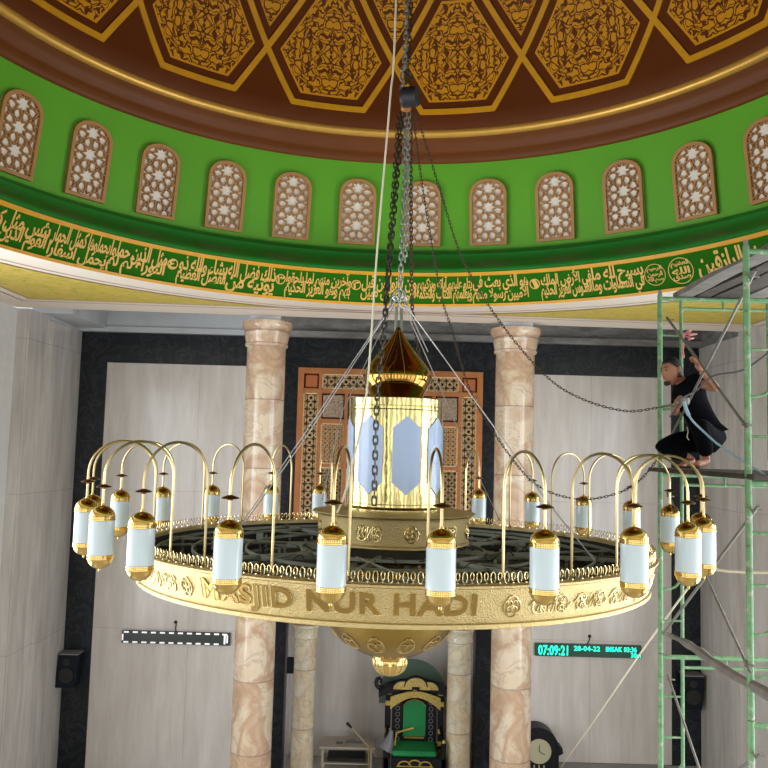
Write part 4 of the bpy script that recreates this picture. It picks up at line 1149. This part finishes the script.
for k in range(9):
    x = (-.03+.06*k/8); bd.tube([hp_(x, .086-abs(x)*.6, -.084), hp_(x*.8, .082-abs(x)*.5, -.106), hp_(x*.5, .068, -.122)], [.005, .010, .004], 6)
ob('beard', bd, 'hair', body)
ey = MB()
for sg in (-1, 1): ey.sphere(hp_(sg*.030, .086, .012), .0075, 8, 6, (1.3, .8, .8)).tube([hp_(sg*.016, .095, .034), hp_(sg*.030, .094, .039), hp_(sg*.047, .082, .034)], .0035, 5)
ob('eyes_and_brows', ey, 'eye', body)
ob('mouth', MB().tube([hp_(-.022, .092, -.052), hp_(0, .103, -.055), hp_(.022, .092, -.052)], [.002, .0045, .002], 6), 'lip', body)
# clothes
sl = {'waist': (J['waist'], .128), 'pel': (J['pelvis']+Vector((.0, 0, .05)), .112), 'hem': (J['pelvis']+Vector((.01, 0, -.06)), .05), 'chest': (J['chest'], .15), 'upper': (J['upper']+Vector((.01, 0, 0)), .115), 'col': (J['neck']+Vector((.016, 0, -.012)), .064),
      'shl': (J['shl'], .076), 'sll': (J['shl']*.5+J['ell']*.5, .066), 'shr': (J['shr'], .076), 'slr': (J['shr']*.15+J['elr']*.85, .06)}
ts = skin_mesh(sl, [('waist', 'pel'), ('pel', 'hem'), ('waist', 'chest'), ('chest', 'upper'), ('upper', 'col'), ('upper', 'shl'), ('shl', 'sll'), ('upper', 'shr'), ('shr', 'slr')])
shirt = ob('t_shirt', MB().mesh_from(ts), 'cloth_black', body, angle=180)
pm = {'pel': (J['pelvis']+Vector((.02, 0, .01)), .115, .13), 'wst': (J['pelvis']+Vector((-.01, 0, .08)), .09, .12), 'w2': (J['pelvis']+Vector((-.03, 0, .17)), .04), 'but': (J['pelvis']+Vector((.06, 0, -.05)), .085, .12), 'bt2': (J['pelvis']+Vector((.075, 0, -.08)), .05, .08), 'hl': (J['hipl'], .11), 'ml': (J['hipl']*.5+J['knl']*.5, .10), 'kl': (J['knl'], .082), 'cl': (J['knl']*.5+J['anl']*.5+Vector((.02, 0, 0)), .078), 'al': (J['anl']+Vector((0, 0, .025)), .066),
      'hr': (J['hipr'], .11), 'mr': (J['hipr']*.5+J['knr']*.5+Vector((0, 0, .02)), .105), 'kr': (J['knr'], .085), 'cr': (J['knr']*.5+J['anr']*.5, .076), 'ar': (J['anr']+Vector((-.03, 0, .02)), .06)}
pt_ = skin_mesh(pm, [('pel', 'wst'), ('wst', 'w2'), ('pel', 'but'), ('but', 'bt2'), ('pel', 'hl'), ('hl', 'ml'), ('ml', 'kl'), ('kl', 'cl'), ('cl', 'al'), ('pel', 'hr'), ('hr', 'mr'), ('mr', 'kr'), ('kr', 'cr'), ('cr', 'ar')])
trs = ob('trousers', MB().mesh_from(pt_), 'cloth_black', body, angle=180)
ob('drawstring', MB().tube(bez([V(687, 427, 6.62), V(688, 432, 6.60), V(687, 437, 6.6), V(689, 440, 6.6)], 3), .004, 5), 'rope', trs)
lg = MB(); lgp = [V(676, 400.5, 6.765), V(681, 397.5, 6.77)]; lg.tube(lgp, .006, 4); ob('chest_print', lg, 'rope', shirt)

# =================================================================== ITEMS ON THE BACK WALL
def wall_led(nm, x0, x1, z0, z1, lab, slope=0):
    t = thing(nm, lab, 'display', ((x0+x1)/2, YB-.03, Z(z0)))
    return t
yw = YB-.03
t = wall_led('led_display', -4.38, -2.53, -3.44, -3.23, 'unlit dark display with white dashed border on left wall')
ob('panel', MB().bbox(-4.385, -2.525, yw-.06, yw, Z(-3.435), Z(-3.222), .006), 'led_panel', t, smooth=False)
dl = []
for i in range(11):
    x = -4.35+i*.155; dl += [(x, x+.085, -3.258, -3.232), (x, x+.085, -3.425, -3.40)]
dl += [(-4.378, -4.355, -3.385, -3.28), (-2.585, -2.56, -3.39, -3.26), (-2.66, -2.575, -3.26, -3.235), (-2.63, -2.60, -3.41, -3.26)]
for a_, b_, c_, d_ in dl: ob('white_dash', MB().box(a_, b_, yw-.065, yw-.059, Z(c_), Z(d_)), 'dash_glow', t, smooth=False)
ob('power_lead', MB().tube([(-3.47, yw-.03, Z(-3.225)), (-3.48, yw-.02, Z(-3.17)), (-3.47, yw-.02, Z(-3.1))], .008, 6).sphere((-3.48, yw-.02, Z(-3.07)), .028, 8, 6), 'wire_black', t)
t = wall_led('led_clock', 2.72, 4.54, -3.46, -3.25, 'lit green digital prayer clock on the right wall')
ob('panel', MB().bbox(2.715, 4.545, yw-.06, yw, Z(-3.462), Z(-3.250), .006), 'led_bg', t, smooth=False)
def led(body, x0, x1, z0, z1, bold=.0):
    me = text_mesh(body, 0, bold, 2, 1.05); a, b, c_, d = extent(me); mb = MB()
    mb.mesh_from(me, lambda c: (x0+(c.x-a)/(b-a)*(x1-x0), yw-.064, Z(z0+(c.y-c_)/(d-c_)*(z1-z0))))
    ob('digits', mb, 'led_on', t, smooth=False)
led('07:09:21', 2.77, 3.28, -3.445, -3.275, .02); led('28-04-22', 3.38, 3.83, -3.36, -3.275, .02); led('IMSAK 03:36', 3.93, 4.46, -3.36, -3.275, .02); led('38m', 4.36, 4.53, -3.45, -3.37, .02)
ob('power_lead', MB().tube([(3.62, yw-.03, Z(-3.25)), (3.65, yw-.02, Z(-3.2)), (3.67, yw-.02, Z(-3.15))], .008, 6).sphere((3.66, yw-.02, Z(-3.12)), .028, 8, 6), 'wire_black', t)
def wall_speaker(x0, x1, z0, z1, yb, lab, grille=True):
    t = thing('wall_speaker', lab, 'speaker', ((x0+x1)/2, yb, Z(z0)))
    w = x1-x0; mb = MB()
    mb.plate([(x0+.04*0, Z(z0)), (x1-w*.12, Z(z0)), (x1-w*.12, Z(z0+.0)), (x1, Z(z1)), (x0+w*.12, Z(z1))], yb-.28, yb-.02)
    ob('cabinet', mb, 'speaker', t, smooth=False)
    ob('top_plate', MB().bbox(x0+w*.1, x1+.005, yb-.29, yb-.01, Z(z1), Z(z1+.02), .005), 'speaker_grey', t, smooth=False)
    ob('grille', MB().tube([((x0+x1)/2, yb-.285, Z((z0*.62+z1*.38))), ((x0+x1)/2, yb-.295, Z((z0*.62+z1*.38)))], w*.33, 20).tube([((x0+x1)/2, yb-.285, Z(z0*.22+z1*.78)), ((x0+x1)/2, yb-.295, Z(z0*.22+z1*.78))], w*.16, 16), 'dark', t, smooth=False)
    ob('wall_bracket', MB().box((x0+x1)/2-.04, (x0+x1)/2+.04, yb-.03, yb, Z(z0+.1), Z(z1-.1)), 'dark', t, smooth=False)
wall_speaker(-5.40, -5.03, -4.14, -3.60, YB-.04, 'dark wall speaker on black marble strip in the left corner')
wall_speaker(5.15, 5.53, -4.22, -3.68, YB-.04, 'dark wall speaker on black marble strip in the right corner')
single('junction_box', MB().bbox(-1.53, -1.41, 13.86, 13.96, Z(-3.86), Z(-3.60), .01), 'speaker', 'small black box at left edge of the prayer niche', 'box', smooth=False)
# pendulum clock standing on the floor behind the right pillar
t = thing('standing_clock', 'black arched standing clock partly behind the right pillar', 'clock', (2.72, 13.7, 0))
def arch_plate(cx_, w, z0, zs_, y0, y1, n=16):
    P = [(cx_-w, z0), (cx_+w, z0)]+[(cx_+w*math.cos(PI*k/n), zs_+w*math.sin(PI*k/n)) for k in range(n+1)]
    return MB().plate(P, y0, y1)
ob('case', arch_plate(2.72, .35, .05, Z(-4.90), 13.6, 13.93), 'black_lacquer', t)
ob('shoulder', MB().plate([(3.02, Z(-4.80)), (3.12, Z(-4.86)), (3.14, Z(-4.95)), (3.05, Z(-5.0))], 13.58, 13.8).plate([(2.42, Z(-4.80)), (2.32, Z(-4.86)), (2.30, Z(-4.95)), (2.39, Z(-5.0))], 13.58, 13.8), 'black_lacquer', t)
ob('dial', MB().tube([(2.74, 13.6, Z(-4.93)), (2.74, 13.585, Z(-4.93))], .2, 32), 'clock_face', t)
ob('hands', MB().box(2.735, 2.745, 13.578, 13.584, Z(-4.93), Z(-4.82)).tube([(2.74, 13.58, Z(-4.93)), (2.83, 13.58, Z(-4.98))], .006, 4), 'dark', t)
ob('pendulum_rods', MB().tube([(2.66, 13.59, Z(-5.5)), (2.66, 13.59, Z(-5.15))], .012, 6).tube([(2.74, 13.59, Z(-5.5)), (2.74, 13.59, Z(-5.15))], .012, 6).tube([(2.82, 13.59, Z(-5.5)), (2.82, 13.59, Z(-5.15))], .012, 6), 'clock_face', t)
ob('plinth', MB().bbox(2.32, 3.12, 13.55, 13.93, 0, .1, .01), 'black_lacquer', t)

# =================================================================== PULPIT CHAIR
PX, PY = .67, 13.75
t = thing('pulpit_chair', 'tall black and gold pulpit chair with green velvet in the niche', 'chair', (PX, PY, 0))
def zz(px, py, Y=13.5): return at(px, py, Y)
bs = MB().bbox(PX-.52, PX+.52, PY-.35, PY+.35, 0, Z(-5.02), .01)
ob('base', bs, 'black_lacquer', t, smooth=False)
go = MB()
cz = Z(-5.14)
for k in range(3): go.tube([(PX+.17*(k-1)+.10*math.cos(a), PY-.36, cz+.02*(k == 1)+.07*math.sin(a)) for a in [PI*q/10 for q in range(11)]], .012, 6)
go.tube([(PX-.3, PY-.36, cz-.01), (PX+.3, PY-.36, cz-.01)], .009, 6)
ob('gold_crest', go, 'gold_leaf', t)
ob('seat_cushion', MB().bbox(PX-.38, PX+.36, PY-.33, PY+.2, Z(-5.02), Z(-4.93), .03), 'green_velvet', t)
bk = MB()
# carved back frame with pointed top
def bar(x0, x1, z0, z1, y0=.18, y1=.26): bk.box(PX+x0, PX+x1, PY+y0, PY+y1, Z(z0), Z(z1))
P = [(-.38, -4.95), (.38, -4.95), (.38, -4.25), (.26, -4.18), (.2, -4.10), (.1, -4.06), (0, -3.98), (-.1, -4.06), (-.2, -4.10), (-.26, -4.18), (-.38, -4.25)]
bk.plate([(PX+x, Z(z)) for x, z in P], PY+.18, PY+.26)
back = ob('backrest', bk, 'black_lacquer', t, smooth=False)
P = [(-.19, -4.84), (.19, -4.84), (.19, -4.34), (.13, -4.28), (0, -4.24), (-.13, -4.28), (-.19, -4.34)]
ob('back_cushion', MB().plate([(PX+x, Z(z)) for x, z in P], PY+.13, PY+.18), 'green_velvet', back)
fl = MB()
for sg in (-1, 1):
    for k in range(7):
        zc_ = -4.9+.1*k; fl.tube([(PX+sg*.285+.035*math.cos(a), PY+.175, Z(zc_)+.035*math.sin(a)) for a in [2*PI*q/8 for q in range(9)]], .006, 4)
ob('filigree', fl, 'speaker_grey', back)
gt = MB().tube([(PX-.19, PY+.12, Z(-4.34)), (PX-.13, PY+.12, Z(-4.27)), (PX, PY+.12, Z(-4.225)), (PX+.13, PY+.12, Z(-4.27)), (PX+.19, PY+.12, Z(-4.34))], .008, 5)
gt.tube([(PX-.17, PY+.12, Z(-4.86)), (PX+.17, PY+.12, Z(-4.86))], .015, 5)
gt.sphere((PX, PY+.15, Z(-4.08)), .04, 8, 6, (1, .5, 1.6))
ob('gold_edge', gt, 'gold_leaf', back)
for sg in (-1, 1):
    po_ = ob('post', MB().bbox(PX+sg*.45-.045, PX+sg*.45+.045, PY+.15, PY+.27, Z(-5.02), Z(-4.02), .008), 'black_lacquer', t, smooth=False)
    for zc_ in (-4.12, -4.30, -4.75, -4.95): ob('gold_fitting', MB().bbox(PX+sg*.45-.05, PX+sg*.45+.05, PY+.14, PY+.15, Z(zc_-.05), Z(zc_+.03), .003), 'gold_leaf', po_, smooth=False)
    fp = ob('front_post', MB().bbox(PX+sg*.47-.04, PX+sg*.47+.04, PY-.35, PY-.27, Z(-5.6), Z(-4.80), .008), 'black_lacquer', t, smooth=False)
    ob('finial', MB().sphere((PX+sg*.47, PY-.31, Z(-4.77)), .03, 10, 8, (1, 1, 1.3)), 'gold_leaf', fp)
    ob('armrest', MB().tube(bez([(PX+sg*.46, PY+.18, Z(-4.70)), (PX+sg*.46, PY-.1, Z(-4.74)), (PX+sg*.47, PY-.33, Z(-4.82))], 4), .03, 8), 'black_lacquer', t)
# canopy: curved lintel with scroll ends, gold triple crest
cn = MB()
top_ = []
def cz_(x): return -4.09+.14*math.cos(min(1, abs(x)/.62)*PI/2)
P = [(x/20*.62, cz_(x/20*.62)+.03) for x in range(-20, 21)]; Q = [(x, z-.085) for x, z in P][::-1]
n = len(P); pts = P+Q
cn.plate([(PX+x, Z(z)) for x, z in pts], PY-.1, PY+.3)
for sg in (-1, 1):
    sp = [(PX+sg*(.56+.10*math.sin(a)*(1-a/9)), PY+.1, Z(-3.955)+.09*math.cos(a)*(1-a/9)-.02) for a in [PI-.4+q*.4 for q in range(0, 1)]]
    P2 = [(PX+sg*(.50), PY+.08, Z(-4.06)), (PX+sg*.58, PY+.08, Z(-4.045)), (PX+sg*.64, PY+.08, Z(-4.02)), (PX+sg*.665, PY+.08, Z(-3.95)), (PX+sg*.64, PY+.08, Z(-3.89)), (PX+sg*.595, PY+.08, Z(-3.89)), (PX+sg*.58, PY+.08, Z(-3.935)), (PX+sg*.605, PY+.08, Z(-3.96))]
    cn.tube(bez(P2, 4), [.045-.0009*q for q in range(29)], 8)
# crest outline
CR = []
for cxk, r, zc_ in ((-.22, .17, -4.0), (.22, .17, -4.0), (0, .19, -3.95)):
    cn.tube([(PX+cxk+r*math.cos(a), PY-.11, Z(zc_)+r*.85*math.sin(a)) for a in [PI*q/14 for q in range(15)]], .02, 6)
can = ob('canopy', cn, 'black_lacquer', t)
gc = MB()
for cxk, r, zc_ in ((-.22, .16, -4.0), (.22, .16, -4.0), (0, .18, -3.95)):
    P = [(cxk+r*math.cos(a), zc_+r*.8*math.sin(a)) for a in [PI*q/14 for q in range(15)]]
    gc.plate([(PX+x, Z(z)) for x, z in P], PY-.125-.01*(cxk == 0), PY-.10)
ob('gilded_crest', gc, pbr('gilded_carving', (182, 158, 92), .45, .4, bump=1, bscale=60, bdist=.02, var=.5, vscale=60), can, smooth=False)
ar = MB(); P = [(x/20*.42, -4.13+.10*math.cos(min(1, abs(x)/20)*PI/2)+.0) for x in range(-20, 21)]; Q = [(x, z-.10-.10*abs(x/.42)**2) for x, z in P][::-1]
ar.plate([(PX+x, Z(z)) for x, z in P+Q], PY-.12, PY-.09)
ob('gold_apron', ar, pbr('gilded_apron', (170, 150, 80), .45, .4, bump=1, bscale=50, bdist=.02, var=.5, vscale=50), can, smooth=False)
ob('green_backboard', arch_plate(PX-.03, .58, Z(-4.4), Z(-4.22), PY+.42, PY+.44, 20), 'green_dim', t)
ob('backboard_leg', MB().box(PX-.5, PX-.46, PY+.42, PY+.44, 0, Z(-4.4)).box(PX+.46, PX+.5, PY+.42, PY+.44, 0, Z(-4.4)), 'black_lacquer', t, smooth=False)
# sceptre-like gold arm across the seat
single('gold_staff', MB().tube([(PX-.30, PY-.02, Z(-4.74)), (PX-.16, PY, Z(-4.70)), (PX-.02, PY+.02, Z(-4.67))], [.014, .014, .024], 8).tube([(PX-.30, PY-.02, Z(-4.74)), (PX-.33, PY-.1, Z(-4.92))], .012, 6), 'gold_leaf', 'small gold staff lying across the green pulpit seat', 'staff')
# horn loudspeaker beside the chair
hs = at(388, 742, 12.95)
t = thing('horn_speaker', 'grey horn loudspeaker on stand beside the pulpit chair', 'speaker', (hs.x, hs.y, 0))
ob('horn', MB().tube([hs+Vector((.05, 0, .18)), hs+Vector((.03, -.02, .08)), hs+Vector((0, -.04, 0)), hs+Vector((-.05, -.06, -.09))], [.03, .055, .09, .13], 16), 'cone', t)
ob('stand', MB().tube([(hs.x+.05, hs.y, 0), (hs.x+.05, hs.y, hs.z+.18)], .012, 8).lathe([(0, .0), (.14, 0), (.14, .015), (0, .02)], 20, (hs.x+.05, hs.y, 0)), 'dark', t)
# table
t = thing('low_table', 'low cream table against the niche wall beside the pulpit', 'table', (-.46, 14.25, 0))
TZ = Z(-5.09)
ob('table_top', MB().bbox(-.95, .02, 13.98, 14.50, TZ-.035, TZ, .006), 'table', t, smooth=False)
for x in (-.88, -.05):
    for y in (14.03, 14.45): ob('leg', MB().box(x-.02, x+.02, y-.02, y+.02, 0, TZ-.035), 'table', t, smooth=False)
ob('shelf', MB().box(-.9, -.03, 14.0, 14.48, .22, .24), 'table', t, smooth=False)
single('tray', MB().bbox(-.50, -.22, 14.12, 14.25, TZ, TZ+.02, .004).bbox(-.44, -.32, 14.25, 14.32, TZ, TZ+.02, .004), 'speaker_grey', 'flat grey tray lying on the cream table', 'tray', smooth=False)
single('booklet', MB().bbox(-.66, -.54, 14.12, 14.22, TZ, TZ+.012, .003), 'cone', 'small grey booklet on the cream table left of tray', 'booklet', smooth=False)
single('amplifier', MB().bbox(-.8, -.15, 14.05, 14.4, .24, .31, .01), 'dark', 'flat black amplifier on the shelf under the cream table', 'amplifier', smooth=False)
t = thing('microphone_stand', 'boom microphone stand in front of the cream table', 'stand', (-.09, 13.85, 0))
ob('pole', MB().tube([(-.09, 13.85, 0), (-.09, 13.85, Z(-5.0))], .011, 8).lathe([(0, 0), (.13, 0), (.13, .015), (0, .02)], 20, (-.09, 13.85, 0)), 'gold_leaf', t)
pa, pb = at(348, 724, 13.75), at(378, 757, 13.9)
ob('boom', MB().tube([pa, pb], .011, 8), 'stick', t)
ob('microphone', MB().tube([pa+(pa-pb).normalized()*.03, pa, pa+(pb-pa).normalized()*.09], [.022, .026, .016], 10), 'dark', t)

# =================================================================== LIGHT
def area(name, loc, rot, sx, sy, power, col=(1, 1, 1)):
    l = bpy.data.lights.new(name, 'AREA'); l.shape = 'RECTANGLE'; l.size = sx; l.size_y = sy; l.energy = power; l.color = col
    o = bpy.data.objects.new(name, l); COL.objects.link(o); o.location = loc; o.rotation_euler = rot; return o
# daylight entering through the tall openings of side and rear walls
for y in (-.95, 2.0, 5.0, 7.85):
    w = 2.3
    P_ = 62 if y < 3 else 270
    area('daylight_left', (XL-.15, y-.1, Z(-1.6)), (0, rad(-90), 0), 5.8, w, P_, (.93, .97, 1))
    area('daylight_right', (XR+.15, y-.1, Z(-1.6)), (0, rad(90), 0), 5.8, w, P_, (.93, .97, 1))
for i in range(6):
    x = XL+(XR-XL)*(i+.5)/6
    area('daylight_rear', (x, YR-.1, Z(-1.3)), (rad(90), 0, 0), 1.0, 5.2, 34, (1, .985, .96))
wd = bpy.data.worlds.new('world'); S.world = wd; wd.use_nodes = True
bg = wd.node_tree.nodes['Background']; bg.inputs[0].default_value = (.94, .965, 1, 1); bg.inputs[1].default_value = 1.0

# =================================================================== CAMERA
cam = bpy.data.cameras.new('camera'); co = bpy.data.objects.new('camera', cam); COL.objects.link(co)
cam.sensor_width = 36; cam.lens = F/768*36; cam.clip_start = .05
co.matrix_world = Matrix.Translation((0, 0, H)) @ Matrix.Rotation(PI/2+PIT, 4, 'X') @ Matrix.Rotation(ROL, 4, 'Z')
S.camera = co
S.view_settings.view_transform = 'Standard'; S.view_settings.look = 'None'; S.view_settings.gamma = 1; S.view_settings.use_curve_mapping = False
S.view_settings.exposure = 0.0
S.cycles.max_bounces = 8; S.cycles.diffuse_bounces = 5; S.cycles.glossy_bounces = 4; S.cycles.transmission_bounces = 3
S.cycles.use_denoising = True
S.cycles.sample_clamp_indirect = 6
